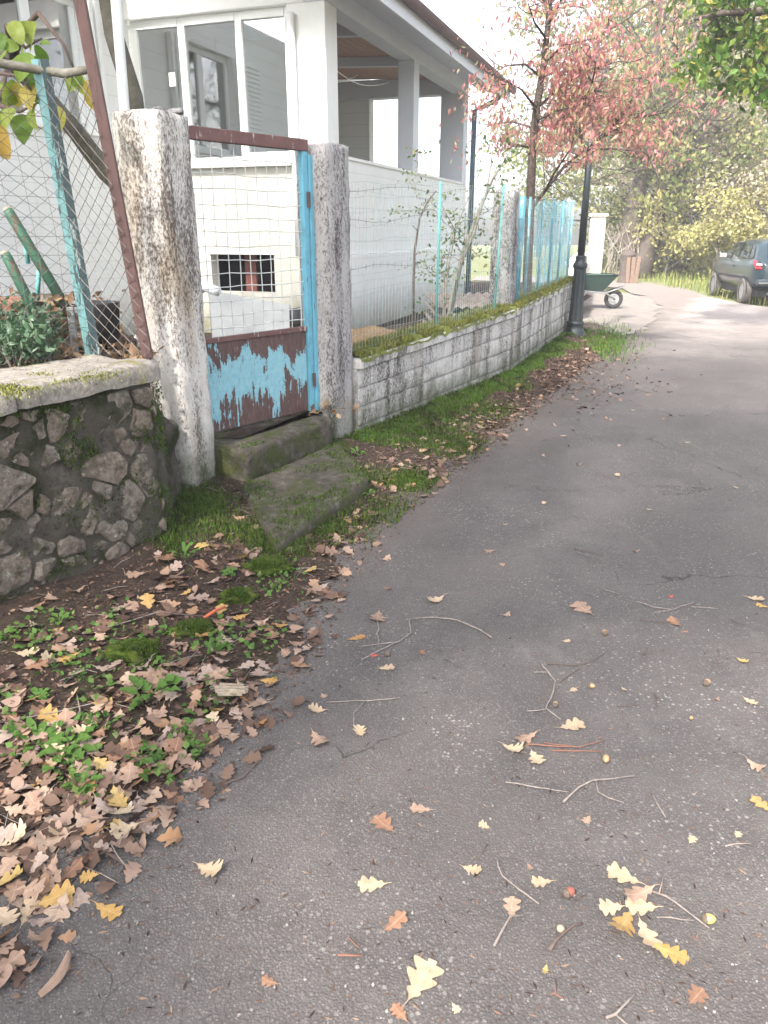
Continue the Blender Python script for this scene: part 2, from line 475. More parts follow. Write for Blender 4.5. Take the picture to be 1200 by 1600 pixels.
    leafmat('oak_leaf_green', [(0, (.13, .17, .06)), (.5, (.21, .26, .09)), (.85, (.32, .33, .13)), (1, (.44, .36, .16))], .55, .6)
    leafmat('near_oak_leaf', [(0, (.06, .14, .02)), (.5, (.11, .21, .035)), (.85, (.19, .26, .05)), (1, (.40, .33, .08))], .5, .5)
    leafmat('hedge_yellow', [(0, (.30, .31, .11)), (.5, (.46, .45, .18)), (1, (.58, .52, .27))], .5, .7)
    leafmat('ivy_leaf', [(0, (.10, .13, .05)), (.6, (.19, .22, .09)), (1, (.32, .28, .15))], .4, .6)
    leafmat('dry_hedge', [(0, (.38, .33, .25)), (.5, (.52, .47, .38)), (1, (.54, .52, .34))], .45, .8)
    leafmat('garden_leaf', [(0, (.04, .10, .045)), (.5, (.09, .17, .09)), (1, (.20, .28, .20))], .3, .6)
    leafmat('shrub_leaf', [(0, (.07, .13, .05)), (.6, (.14, .20, .09)), (1, (.24, .22, .10))], .4, .6)
    leafmat('persimmon_leaf', [(0, (.22, .32, .05)), (.5, (.34, .38, .07)), (.8, (.50, .36, .08)), (1, (.50, .26, .09))], .5, .45, 'object')
    leafmat('persimmon_green', [(0, (.14, .26, .04)), (.5, (.22, .33, .06)), (1, (.30, .36, .08))], .5, .4, 'object')
    leafmat('debris_leaf', [(0, (.12, .07, .045)), (.5, (.24, .15, .09)), (1, (.34, .26, .15))], .2, .8)
build_materials()

# ------------------------------------------------------------------ mesh helpers
class MB:
    """collects shapes; build() links them as one mesh object"""
    def __init__(s):
        s.v, s.f = [], []
    def add(s, vs_, fs):
        o = len(s.v)
        s.v += [tuple(p) for p in vs_]
        s.f += [tuple(i + o for i in f) for f in fs]
        return s
    def hexa(s, p):      # 8 points: bottom ring 0-3, top ring 4-7
        return s.add(p, [(3, 2, 1, 0), (4, 5, 6, 7), (0, 1, 5, 4), (1, 2, 6, 5), (2, 3, 7, 6), (3, 0, 4, 7)])
    def obox(s, o, ex, ey, a0, a1, b0, b1, z0, z1):
        o = Vector((o[0], o[1], 0)); ex = Vector((ex[0], ex[1], 0)); ey = Vector((ey[0], ey[1], 0))
        pts = []
        for z in (z0, z1):
            for a, b in ((a0, b0), (a1, b0), (a1, b1), (a0, b1)):
                q = o + ex * a + ey * b
                pts.append((q.x, q.y, z))
        if ex.x * ey.y - ex.y * ey.x < 0:
            pts = [pts[i] for i in (1, 0, 3, 2, 5, 4, 7, 6)]
        return s.hexa(pts)
    def box(s, c, sx, sy, sz, m=None):
        pts = [Vector((x * sx / 2, y * sy / 2, z * sz / 2)) for z in (-1, 1) for x, y in ((-1, -1), (1, -1), (1, 1), (-1, 1))]
        if m:
            pts = [m @ p for p in pts]
        return s.hexa([p + Vector(c) for p in pts])
    def tube(s, pts, rad, n=6, cap=True):
        pts = [Vector(p) for p in pts]
        if not hasattr(rad, '__len__'):
            rad = [rad] * len(pts)
        vs_, fs = [], []
        up = None
        for i, p in enumerate(pts):
            t = (pts[min(i + 1, len(pts) - 1)] - pts[max(i - 1, 0)])
            if t.length < 1e-9:
                t = Vector((0, 0, 1))
            t.normalize()
            if up is None:
                up = Vector((1, 0, 0)) if abs(t.x) < .8 else Vector((0, 1, 0))
            a = t.cross(up).normalized()
            b = t.cross(a).normalized()
            up = b.cross(t).normalized() if False else (up - t * up.dot(t)).normalized()
            a = t.cross(up).normalized(); b = up
            for k in range(n):
                q = 2 * math.pi * k / n
                vs_.append(p + (a * math.cos(q) + b * math.sin(q)) * rad[i])
        for i in range(len(pts) - 1):
            for k in range(n):
                k2 = (k + 1) % n
                fs.append((i * n + k, i * n + k2, (i + 1) * n + k2, (i + 1) * n + k))
        if cap:
            fs.append(tuple(range(n - 1, -1, -1)))
            L = (len(pts) - 1) * n
            fs.append(tuple(range(L, L + n)))
        return s.add(vs_, fs)
    def lathe(s, prof, c, n=16, flute=0.0, nf=0):
        vs_, fs = [], []
        for r_, z in prof:
            for k in range(n):
                q = 2 * math.pi * k / n
                rr = r_ * (1 - flute * (k % 2)) if nf else r_
                vs_.append((c[0] + rr * math.cos(q), c[1] + rr * math.sin(q), c[2] + z))
        for i in range(len(prof) - 1):
            for k in range(n):
                k2 = (k + 1) % n
                fs.append((i * n + k, i * n + k2, (i + 1) * n + k2, (i + 1) * n + k))
        fs.append(tuple(range(n - 1, -1, -1)))
        L = (len(prof) - 1) * n
        fs.append(tuple(range(L, L + n)))
        return s.add(vs_, fs)
    def build(s, name, mat, parent=None, smooth=False, bevel=0.0):
        me = bpy.data.meshes.new(name)
        me.from_pydata(s.v, [], s.f)
        return link(name, me, mat, parent, smooth, bevel)

def link(name, me, mat, parent=None, smooth=False, bevel=0.0):
    o = bpy.data.objects.new(name, me)
    if mat and not me.materials:
        me.materials.append(MATS[mat])
    if smooth:
        me.polygons.foreach_set('use_smooth', [True] * len(me.polygons))
    col.objects.link(o)
    if parent is not None:
        o.parent = parent
        if parent.type == 'EMPTY':
            o.matrix_parent_inverse = Matrix.Translation(-Vector(parent.location))
    if bevel:
        md = o.modifiers.new('bevel', 'BEVEL')
        md.width = bevel; md.segments = 2; md.limit_method = 'ANGLE'
    return o

def tag(o, label=None, cat=None, group=None, kind=None):
    if label: o['label'] = label
    if cat: o['category'] = cat
    if group: o['group'] = group
    if kind: o['kind'] = kind
    elif cat: o['kind'] = 'thing'
    return o

def thing(name, label, cat, loc=(0, 0, 0), group=None):
    o = bpy.data.objects.new(name, None)
    o.empty_display_size = .2
    o.location = loc
    col.objects.link(o)
    return tag(o, label, cat, group, 'thing')

def np_mesh(name, V, F, mat, parent=None, smooth=False):
    """V (n,3), F (m,k) arrays"""
    me = bpy.data.meshes.new(name)
    V = np.asarray(V, dtype=np.float32); F = np.asarray(F, dtype=np.int32)
    k = F.shape[1]
    me.vertices.add(len(V)); me.vertices.foreach_set('co', V.ravel())
    me.loops.add(F.size); me.loops.foreach_set('vertex_index', F.ravel())
    me.polygons.add(len(F)); me.polygons.foreach_set('loop_start', np.arange(0, F.size, k, dtype=np.int32))
    me.update(calc_edges=True)
    return link(name, me, mat, parent, smooth)

nprng = np.random.default_rng(5)
def leaf_cloud(name, P, size, mat, parent=None, aspect=.5, droop=.0, jitter=.4, up=.0, D=None):
    """one small folded leaf (two quads) at each point"""
    P = np.asarray(P, float); n = len(P)
    if D is None:
        D = nprng.normal(size=(n, 3)); D[:, 2] -= droop * 1.5
    D /= np.linalg.norm(D, axis=1, keepdims=True)
    Nn = nprng.normal(size=(n, 3)); Nn[:, 2] += up
    S = np.cross(D, Nn); S /= np.linalg.norm(S, axis=1, keepdims=True) + 1e-9
    U = np.cross(S, D)
    L = (size * (1 + jitter * (nprng.random(n) * 2 - 1)))[:, None]
    W = L * aspect * .5
    base, tip = P, P + D * L
    mid = P + D * L * .5 + U * L * .10
    a = P + D * L * .45 + S * W + U * L * .0
    b = P + D * L * .45 - S * W + U * L * .0
    V = np.stack([base, a, tip, b, mid], 1).reshape(-1, 3)
    i = np.arange(n)[:, None] * 5
    F = np.concatenate([i + np.array([[0, 1, 2, 4]]), i + np.array([[0, 4, 2, 3]])])
    return np_mesh(name, V, F, mat, parent)

def blades(name, P, h, mat, parent=None, lean=.5, w=.006, jit=.5, spread=None):
    """grass: a bent two-piece blade at each point"""
    P = np.asarray(P, float); n = len(P)
    a = nprng.random(n) * 2 * np.pi
    H = (h * (1 + jit * (nprng.random(n) * 2 - 1)))[:, None]
    Dx = np.stack([np.cos(a), np.sin(a), np.zeros(n)], 1)
    Sx = np.stack([-np.sin(a), np.cos(a), np.zeros(n)], 1) * w * .5
    Z = np.array([[0, 0, 1.0]])
    ln = (nprng.random(n)[:, None]) * lean
    m = P + Z * H * .6 + Dx * H * ln * .35
    t = P + Z * H * (1 - .3 * ln) + Dx * H * ln
    V = np.stack([P - Sx, P + Sx, m + Sx * .8, m - Sx * .8, t + Sx * .12, t - Sx * .12], 1).reshape(-1, 3)
    i = np.arange(n)[:, None] * 6
    F = np.concatenate([i + np.array([[0, 1, 2, 3]]), i + np.array([[3, 2, 4, 5]])])
    return np_mesh(name, V, F, mat, parent)

def nz(x, y, z=0.0, s=1.0):
    return mnoise.noise(Vector((x * s, y * s, z * s)))

def rough_bm(bm, amp, scale=6.0, amp2=0.0, scale2=25):
    for v in bm.verts:
        p = v.co
        d = Vector((mnoise.noise(p * scale), mnoise.noise(p * scale + Vector((31, 7, 3))), mnoise.noise(p * scale + Vector((5, 17, 41)))))
        if amp2:
            d2 = Vector((mnoise.noise(p * scale2), mnoise.noise(p * scale2 + Vector((3, 9, 2))), mnoise.noise(p * scale2 + Vector((8, 1, 4)))))
            v.co = p + d * amp + d2 * amp2
        else:
            v.co = p + d * amp

def rough_prism(name, poly, z0, z1, mat, parent=None, cell=.05, amp=.008, amp2=.003, round_=.0, smooth=True):
    """an upright block over a 4-point footprint, finely divided and weathered; z1 may be a list of 4"""
    zt = z1 if hasattr(z1, '__len__') else [z1] * 4
    P = [Vector((p[0], p[1], 0)) for p in poly]
    nu = max(2, int(((P[1] - P[0]).length + (P[2] - P[3]).length) / 2 / cell))
    nv = max(2, int(((P[3] - P[0]).length + (P[2] - P[1]).length) / 2 / cell))
    nw = max(2, int((sum(zt) / 4 - z0) / cell))
    bm = bmesh.new()
    cache = {}
    def vert(i, j, k):
        key = (i, j, k)
        if key not in cache:
            a, b, c = i / nu, j / nv, k / nw
            p = P[0] * (1 - a) * (1 - b) + P[1] * a * (1 - b) + P[2] * a * b + P[3] * (1 - a) * b
            top = zt[0] * (1 - a) * (1 - b) + zt[1] * a * (1 - b) + zt[2] * a * b + zt[3] * (1 - a) * b
            z = z0 + (top - z0) * c
            if round_:
                ea = min(a, 1 - a) * nu * cell; eb = min(b, 1 - b) * nv * cell; ec = (1 - c) * nw * cell
                q = 0
                for e1, e2 in ((ea, eb), (ea, ec), (eb, ec)):
                    q = max(q, max(0, 1 - (e1 + e2) / round_))
                cen = (P[0] + P[1] + P[2] + P[3]) / 4
                p = p + (cen - p).normalized() * q * round_ * .35
                if ec < round_:
                    z -= q * round_ * .25
            cache[key] = bm.verts.new((p.x, p.y, z))
        return cache[key]
    for i in range(nu):
        for j in range(nv):
            bm.faces.new((vert(i, j, nw), vert(i + 1, j, nw), vert(i + 1, j + 1, nw), vert(i, j + 1, nw)))
    for k in range(nw):
        for i in range(nu):
            bm.faces.new((vert(i, 0, k), vert(i + 1, 0, k), vert(i + 1, 0, k + 1), vert(i, 0, k + 1)))
            bm.faces.new((vert(i + 1, nv, k), vert(i, nv, k), vert(i, nv, k + 1), vert(i + 1, nv, k + 1)))
        for j in range(nv):
            bm.faces.new((vert(0, j + 1, k), vert(0, j, k), vert(0, j, k + 1), vert(0, j + 1, k + 1)))
            bm.faces.new((vert(nu, j, k), vert(nu, j + 1, k), vert(nu, j + 1, k + 1), vert(nu, j, k + 1)))
    rough_bm(bm, amp, 7, amp2, 30)
    bmesh.ops.recalc_face_normals(bm, faces=bm.faces)
    me = bpy.data.meshes.new(name); bm.to_mesh(me); bm.free()
    return link(name, me, mat, parent, smooth)

def clump(name, c, rx, ry, rz, mat, parent=None, rot=0.0, amp=.25, sub=4, seed=0, flat=True):
    """a lumpy mound or stone"""
    bm = bmesh.new()
    bmesh.ops.create_icosphere(bm, subdivisions=sub, radius=1)
    for v in bm.verts:
        p = v.co.copy()
        k = 1 + amp * mnoise.noise(p * 1.7 + Vector((seed * 3.1, seed, 0))) + amp * .4 * mnoise.noise(p * 5 + Vector((seed, 0, seed)))
        p *= k
        if flat and p.z < -.25:
            p.z = -.25
        q = Vector((p.x * rx, p.y * ry, p.z * rz))
        cs, sn = math.cos(rot), math.sin(rot)
        v.co = Vector((q.x * cs - q.y * sn + c[0], q.x * sn + q.y * cs + c[1], q.z + c[2]))
    me = bpy.data.meshes.new(name); bm.to_mesh(me); bm.free()
    return link(name, me, mat, parent, True)

# ------------------------------------------------------------------ plants: limbs and leaves
def grow(mb, p, d, L, r, depth, rg, tips, split=3, spread=.7, shrink=.68, wob=.18, lift=.05, n=6, minr=.004):
    pts, rad = [Vector(p)], [r]
    d = Vector(d).normalized()
    seg = 4
    for i in range(seg):
        d = (d + Vector((rg.gauss(0, wob), rg.gauss(0, wob), rg.gauss(0, wob) + lift))).normalized()
        pts.append(pts[-1] + d * L / seg)
        rad.append(max(minr, r * (1 - (1 - shrink) * (i + 1) / seg)))
    mb.tube(pts, rad, max(3, n), cap=False)
    if depth <= 1:
        for i in (2, 3, 4):
            tips.append((pts[i], d.copy()))
    if depth == 0:
        return
    for k in range(split):
        base = pts[-1] if k == 0 else pts[rg.choice((2, 3, 4))]
        nd = (d + Vector((rg.gauss(0, spread), rg.gauss(0, spread), rg.gauss(0, spread * .7)))).normalized()
        grow(mb, base, nd, L * rg.uniform(.6, .85), max(minr, rad[-1] * rg.uniform(.65, .9)), depth - 1, rg, tips, split, spread, shrink, wob, lift, max(3, n - 1), minr)

def tip_points(tips, per, sp, rg):
    P = []
    for p, d in tips:
        for _ in range(per):
            P.append((p.x + rg.gauss(0, sp), p.y + rg.gauss(0, sp), p.z + rg.gauss(0, sp * .8)))
    return np.array(P)

# ------------------------------------------------------------------ where the walls run (road-side face, from the photograph)
def unit(x, y):
    h = math.hypot(x, y)
    return (x / h, y / h)
def left(d):
    return (-d[1], d[0])
def off(p, d, a, b=0.0):
    l = left(d)
    return (p[0] + d[0] * a + l[0] * b, p[1] + d[1] * a + l[1] * b)
SW0, SW1 = (-2.55, 1.42), (-1.14, 3.80)                 # rubble wall
WA, WB, WC = (-.20, 5.98), (1.46, 8.82), (3.12, 13.05)  # low painted wall
P1C, P1D = (-1.19, 4.52), (math.sin(R(20)), math.cos(R(20)))
P2C, P2D = (-.395, 5.72), (math.sin(R(33)), math.cos(R(33)))
P3C, P3D = (1.40, 8.86), (math.sin(R(26)), math.cos(R(26)))
ROAD_EDGE = [(-1.55, .35), (-.92, 1.25), (-.74, 1.62), (-.44, 2.25), (-.30, 2.85), (-.22, 3.45), (.08, 4.36), (.80, 5.82), (1.92, 8.3), (3.0, 10.6), (3.75, 12.4)]
FOOT = [(-2.95, .75), SW0, (-1.90, 2.50), SW1, (-1.15, 4.55), (-.82, 5.1), (-.36, 5.78), WA, WB, (2.3, 10.95), WC]

def lerp_path(path, t):
    L = [0]
    for a, b in zip(path, path[1:]):
        L.append(L[-1] + math.hypot(b[0] - a[0], b[1] - a[1]))
    s = t * L[-1]
    for i in range(len(path) - 1):
        if s <= L[i + 1] + 1e-9:
            k = (s - L[i]) / (L[i + 1] - L[i])
            return (path[i][0] + (path[i + 1][0] - path[i][0]) * k, path[i][1] + (path[i + 1][1] - path[i][1]) * k)
    return path[-1]

# ------------------------------------------------------------------ ground, road, verge, garden
def sheet(name, pts, z, mat, ragged=0.0):
    bm = bmesh.new()
    if ragged:
        q = []
        for i in range(len(pts)):
            a, b = pts[i], pts[(i + 1) % len(pts)]
            k = max(1, int(math.hypot(b[0] - a[0], b[1] - a[1]) / .12))
            for j in range(k):
                x, y = a[0] + (b[0] - a[0]) * j / k, a[1] + (b[1] - a[1]) * j / k
                q.append((x + ragged * (nz(x, y, 1, 1.3) + .5 * nz(x, y, 4, 5)), y + ragged * (nz(x, y, 7, 1.3) + .5 * nz(x, y, 9, 5))))
        pts = q
    vs_ = [bm.verts.new((x, y, z)) for x, y in pts]
    f = bm.faces.new(vs_)
    if f.normal.z < 0:
        f.normal_flip()
    bmesh.ops.triangulate(bm, faces=bm.faces)
    bmesh.ops.recalc_face_normals(bm, faces=bm.faces)
    for f in bm.faces:
        if f.normal.z < 0: f.normal_flip()
    me = bpy.data.meshes.new(name); bm.to_mesh(me); bm.free()
    return tag(link(name, me, mat), kind='structure')

sheet('ground', [(-60, -25), (75, -25), (75, 95), (-60, 95)], -.03, 'meadow')
road_pts = [(-3.6, -2), (-3.0, .5), (-2.2, 1.6), (-1.3, 3.7), (-.9, 5.0), (-.3, 5.9), (1.5, 8.8), (3.3, 13.05), (4.6, 15.4), (5.7, 18.2), (6.6, 21), (7.0, 23.4), (6.2, 25.6), (3, 27.4),
            (3.5, 30.2), (6.9, 28.6), (8.5, 26.6), (8.9, 23.5), (8.35, 20.5), (8.35, 18.4), (9.2, 15), (11, 9), (12.5, 3), (13, -2)]
sheet('road', road_pts, 0.0, 'asphalt')
0 and sheet('track', [(5.0, 16.6), (5.72, 18.2), (6.62, 21), (7.02, 23.4), (6.22, 25.6), (3, 27.4), (3.5, 30.2), (6.9, 28.6), (8.48, 26.6), (8.88, 23.5), (8.33, 20.5), (8.33, 18.4), (8.9, 16.2), (7.2, 16.0)], .005, 'gravel_track')
sheet('path', [(3.3, 12.9), (3.85, 12.6), (4.5, 13.6), (5.25, 15.2), (6.2, 17.6), (6.75, 20.4), (6.1, 23), (4.6, 21), (3.6, 16)], .009, 'apron', .25)

# verge: a strip from the wall foot to the ragged asphalt edge
VU, VV = 190, 46
def verge_pt(a, b):
    """a along the wall, b from the wall foot (0) to past the asphalt edge (1)"""
    f = lerp_path(FOOT, a); e = lerp_path(ROAD_EDGE, a)
    x = f[0] + (e[0] - f[0]) * b; y = f[1] + (e[1] - f[1]) * b
    return x, y
def verge_z(x, y, b):
    h = .085 * max(0.0, 1 - b) ** 1.4 - .020 * max(0, (b - .8) / .35)
    return h + .022 * nz(x, y, 0, 2.3) * (1.0 - .3 * b) + .012 * nz(x, y, 3, 7) + .006 * nz(x, y, 5, 22) + .002
vv, vf = [], []
for i in range(VU + 1):
    for j in range(VV + 1):
        b = -.06 + 1.24 * j / VV
        x, y = verge_pt(i / VU, b)
        vv.append((x, y, verge_z(x, y, b)))
for i in range(VU):
    for j in range(VV):
        q = i * (VV + 1) + j
        vf.append((q, q + VV + 1, q + VV + 2, q + 1))
vo = np_mesh('verge', vv, vf, 'dirt', smooth=True)
tag(vo, kind='structure')

# garden soil behind the walls, and the raised bed behind the rubble wall
sheet('garden_ground', [(-4.2, 6.2), (-1.4, 4.95), (-.95, 4.98), (-.55, 5.85), (-.12, 6.3), (1.34, 8.95), (3.0, 13.1), (4.4, 16.8), (4.4, 21), (1.5, 22), (-6, 22), (-8, 9)], .30, 'dirt')
bm = bmesh.new()
bed = [(-5.2, .9), (-2.82, 1.52), (-1.52, 3.96), (-1.52, 4.9), (-2.4, 6.6), (-5.2, 6.6)]
bt = [bm.verts.new((x, y, .93)) for x, y in bed]; bb = [bm.verts.new((x, y, -.02)) for x, y in bed]
bm.faces.new(bt)
for i in range(len(bed)):
    k = (i + 1) % len(bed)
    bm.faces.new((bb[i], bb[k], bt[k], bt[i]))
bmesh.ops.recalc_face_normals(bm, faces=bm.faces)
me = bpy.data.meshes.new('garden_bed'); bm.to_mesh(me); bm.free()
tag(link('garden_bed', me, 'dirt'), kind='structure')

# ------------------------------------------------------------------ rubble retaining wall
def clip(poly, px_, py_, nx, ny):
    out = []
    for i in range(len(poly)):
        a, b = poly[i], poly[(i + 1) % len(poly)]
        da = (a[0] - px_) * nx + (a[1] - py_) * ny
        db = (b[0] - px_) * nx + (b[1] - py_) * ny
        if da <= 0: out.append(a)
        if da * db < 0:
            t = da / (da - db)
            out.append((a[0] + (b[0] - a[0]) * t, a[1] + (b[1] - a[1]) * t))
    return out

def stone_wall():
    d = unit(SW1[0] - SW0[0], SW1[1] - SW0[1]); l = left(d)
    L = math.hypot(SW1[0] - SW0[0], SW1[1] - SW0[1])
    th, top = .34, .90
    t = thing('stone_wall', 'mossy rubble stone retaining wall with pale coping slabs beside the gate pillar', 'wall', (SW0[0], SW0[1], 0))
    core = rough_prism('mortar_core', [off(SW0, d, -.9, .010), off(SW0, d, L - .02, .010), off(SW0, d, L - .02, th), off(SW0, d, -.9, th)], -.05, top, 'mortar', t, .03, .024, .010)
    # field stones: cells of a jittered pattern on the face
    rg = random.Random(4)
    seeds = []
    tries = 0
    while len(seeds) < 150 and tries < 20000:
        tries += 1
        q = (rg.uniform(.2, L + .02), rg.uniform(-.02, top))
        if all(math.hypot(q[0] - s_[0], (q[1] - s_[1]) * 1.25) > s_[2] + rg.uniform(.045, .07) for s_ in seeds):
            seeds.append((*q, rg.choice((.03, .05, .08, .11))))
    lo_s = .35
    for si, (sx, sy, sr) in enumerate(seeds):
        if sx < lo_s or rg.random() < .10:
            continue
        poly = [(-1, -.2), (L - .015, -.2), (L - .015, top - .015), (-1, top - .015)]
        for sj, (ox, oy, orr) in enumerate(seeds):
            if sj == si or math.hypot(ox - sx, oy - sy) > .6:
                continue
            # unequal cells
            w = min(.72, max(.28, .5 + .9 * (sr - orr) / math.hypot(ox - sx, oy - sy)))
            poly = clip(poly, sx + (ox - sx) * w, sy + (oy - sy) * w, ox - sx, oy - sy)
            if len(poly) < 3: break
        if len(poly) < 3:
            continue
        cx = sum(p[0] for p in poly) / len(poly); cy = sum(p[1] for p in poly) / len(poly)
        k_in = rg.uniform(.84, .97)
        # resample the outline and make it irregular
        ring = []
        for i in range(len(poly)):
            a, b = poly[i], poly[(i + 1) % len(poly)]
            for q in (0.04, .35, .66):
                ring.append((a[0] + (b[0] - a[0]) * q, a[1] + (b[1] - a[1]) * q))
        ring = [(cx + (x - cx) * k_in * (1 + .22 * nz(x * 11, y * 11, si)), cy + (y - cy) * k_in * (1 + .22 * nz(x * 11, y * 11, si + 9))) for x, y in ring]
        out = rg.uniform(-.012, .012)
        n = len(ring)
        vs_, fs = [], []
        for lev, (sc_, dep) in enumerate(((1.0, -.06), (1.02, .010 + out * .5), (.93, .022 + out), (.62, .027 + out))):
            for (x, y) in ring:
                X = cx + (x - cx) * sc_; Y = cy + (y - cy) * sc_
                dd = dep + (.018 * nz(X * 9, Y * 9, si * 2) + .010 * nz(X * 26, Y * 26, si) if lev >= 1 else 0)
                q = off(SW0, d, X, .028 - dd)
                vs_.append((q[0], q[1], Y))
        for lev in range(3):
            for i in range(n):
                k = (i + 1) % n
                fs.append((lev * n + i, lev * n + k, (lev + 1) * n + k, (lev + 1) * n + i))
        q = off(SW0, d, cx, .028 - (.030 + out))
        vs_.append((q[0], q[1], cy))
        for i in range(n):
            fs.append((3 * n + i, 3 * n + (i + 1) % n, 4 * n))
        MB().add(vs_, fs).build('stone', 'rubble_stone', t, False)
    # coping slabs
    s0 = -.9
    for ln in (.62, .74, .60, .42, .52, .86, .57):
        s1 = min(s0 + ln, L + .05)
        if s1 - s0 < .1: break
        a = .985 + rg.uniform(-.008, .012)
        ov = -.035 + rg.uniform(-.012, .012)
        rough_prism('coping_slab', [off(SW0, d, s0 + .008, ov), off(SW0, d, s1 - .008, ov + rg.uniform(-.01, .01)), off(SW0, d, s1 - .008, th + .16), off(SW0, d, s0 + .008, th + .16)], top + .002, [a, a + rg.uniform(-.008, .008), a, a], 'coping_stone', t, .04, .014, .006, .03)
        s0 = s1
    # smeared cement patch joining the wall to the pillar
    e = off(SW0, d, L - .03, 0)
    MBp = rough_prism('cement_patch', [(-1.19, 3.77), (-1.255, 4.56), (-1.50, 4.62), (-1.45, 3.9)], -.05, [.86, .50, .50, .86], 'mortar', t, .03, .045, .016, .08)
    return t
stone_wall()

# ------------------------------------------------------------------ pillars
def pillar(c, d, a, b, h, mat, name, label, z0=-.06, amp=.012, taper=0.0):
    poly = [c, off(c, d, a), off(c, d, a, b), off(c, d, 0, b)]
    t = thing(name, label, 'pillar', (c[0], c[1], 0), 'concrete fence pillars')
    rough_prism('shaft', poly, z0, h, mat, t, .035, amp, .004, .05)
    return t
p1 = pillar(P1C, P1D, .315, .315, 2.215, 'limewash', 'gate_pillar', 'thick flaking whitewashed pillar between the stone wall and the gate')
p2 = pillar(P2C, P2D, .30, .28, 2.165, 'limewash_grey', 'gate_pillar', 'grey lichen-streaked concrete pillar between the gate and the low block wall')
p3 = pillar(P3C, P3D, .24, .26, 2.02, 'limewash_grey', 'fence_pillar', 'weathered concrete pillar standing where the low block wall bends')
# broken crust on top of the first pillar
for i, (a, b, s_) in enumerate(((.25, .05, .05), (.18, .12, .04), (.28, .2, .035))):
    q = off(P1C, P1D, a, b)
    clump('crust', (q[0], q[1], 2.215), s_, s_ * .8, .025, 'limewash_grey', p1, i, .4, 2, i)

# ------------------------------------------------------------------ low painted block wall
def block_wall(A, B, za, zb, label, seed, plain_end=.0):
    d = unit(B[0] - A[0], B[1] - A[1]); l = left(d)
    L = math.hypot(B[0] - A[0], B[1] - A[1])
    rg = random.Random(seed)
    t = thing('block_wall', label, 'wall', (A[0], A[1], 0), 'low painted walls of moulded blocks')
    th = .22
    body = rough_prism('wall_core', [off(A, d, 0, .018), off(A, d, L, .018), off(A, d, L, th), off(A, d, 0, th)], -.06, [za - .085, zb - .085, zb - .085, za - .085], 'limewash_grey', t, .06, .005, .002)
    # three courses of moulded blocks with sunk joints
    for c_ in range(4):
        s = -rg.uniform(0, .25)
        while s < L - .06:
            w = rg.choice((.20, .27, .36, .44, .5))
            s0, s1 = max(s + .006, .015), min(s + w - .006, L - .012)
            s += w
            if s1 - s0 < .06: continue
            def zat(q, fr):
                base = -.02; tp = (za + (zb - za) * q / L) - .095
                return base + (tp - base) * fr
            f0, f1 = c_ / 4 + .013, (c_ + 1) / 4 - .013
            dep = rg.uniform(.004, .015)
            dep2 = dep + rg.uniform(.002, .006)
            pts = []
            e = .018
            vs_ = []
            for (q, f, dd) in ((s0, f0, -.004), (s1, f0, -.004), (s1, f1, -.004), (s0, f1, -.004),
                               (s0 + .002, f0 + .004, dep), (s1 - .002, f0 + .004, dep), (s1 - .002, f1 - .004, dep), (s0 + .002, f1 - .004, dep),
                               (s0 + e, f0 + .045, dep2), (s1 - e, f0 + .045, dep2), (s1 - e, f1 - .045, dep2), (s0 + e, f1 - .045, dep2)):
                jx = rg.uniform(-.003, .003)
                p = off(A, d, q + jx, .018 - dd)
                vs_.append((p[0], p[1], zat(q, f) + rg.uniform(-.003, .003)))
            fs = []
            for k in (0, 4):
                for i in range(4):
                    j = (i + 1) % 4
                    fs.append((k + i, k + j, k + 4 + j, k + 4 + i))
            fs.append((8, 9, 10, 11))
            MB().add(vs_, fs).build('block', 'limewash_block', t)
    cap = rough_prism('coping', [off(A, d, -.005, -.028), off(A, d, L + .005, -.028), off(A, d, L + .005, th + .05), off(A, d, -.005, th + .05)], min(za, zb) - .0845 if False else za - .084, [za, zb, zb, za], 'limewash_block', t, .05, .008, .003, .03)
    # the coping's underside follows the slope
    for v in cap.data.vertices:
        s = (v.co.x - A[0]) * d[0] + (v.co.y - A[1]) * d[1]
        fr = (v.co.z - (za - .084)) / max(.02, (za + (zb - za) * s / L) - (za - .084))
        v.co.z = (za + (zb - za) * s / L) - .084 + .084 * fr
    # moss mat on the coping: lumpy sheet plus short blades
    nu, nv = int(L / .025), 12
    V, F = [], []
    for i in range(nu + 1):
        for j in range(nv + 1):
            s = L * i / nu; b = -.036 + (th + .085) * j / nv
            p = off(A, d, s, b)
            edge = min(j, nv - j) / nv
            h = .024 + .026 * nz(p[0], p[1], seed, 7) + .012 * nz(p[0], p[1], seed, 22) - (.035 if j in (0, nv) else 0)
            if j == 0: h -= .012 + .028 * max(0, nz(p[0], p[1], 7, 5))
            V.append((p[0], p[1], za + (zb - za) * s / L + h))
    for i in range(nu):
        for j in range(nv):
            q = i * (nv + 1) + j
            F.append((q, q + nv + 1, q + nv + 2, q + 1))
    tag(np_mesh('moss', V, F, 'dry_moss', t, True), kind='stuff')
    P = []
    for _ in range(int(11000 * L / 3.3)):
        s = rg.uniform(0, L); b = rg.uniform(-.035, th + .04)
        p = off(A, d, s, b)
        if nz(p[0], p[1], seed, 5) < -.22: continue
        P.append((p[0], p[1], za + (zb - za) * s / L + .008 + .020 * nz(p[0], p[1], seed, 7)))
    tag(blades('moss_tuft', P, .045, 'dry_moss_blade', t, .9, .006), kind='stuff')
    return t
block_wall(WA, WB, .675, .785, 'low whitewashed wall of moulded blocks with mossy coping nearest the gate pillar', 3)
block_wall((WB[0] + .02, WB[1] + .06), WC, .785, .86, 'low whitewashed block wall with mossy coping running to the black lamp post', 8)

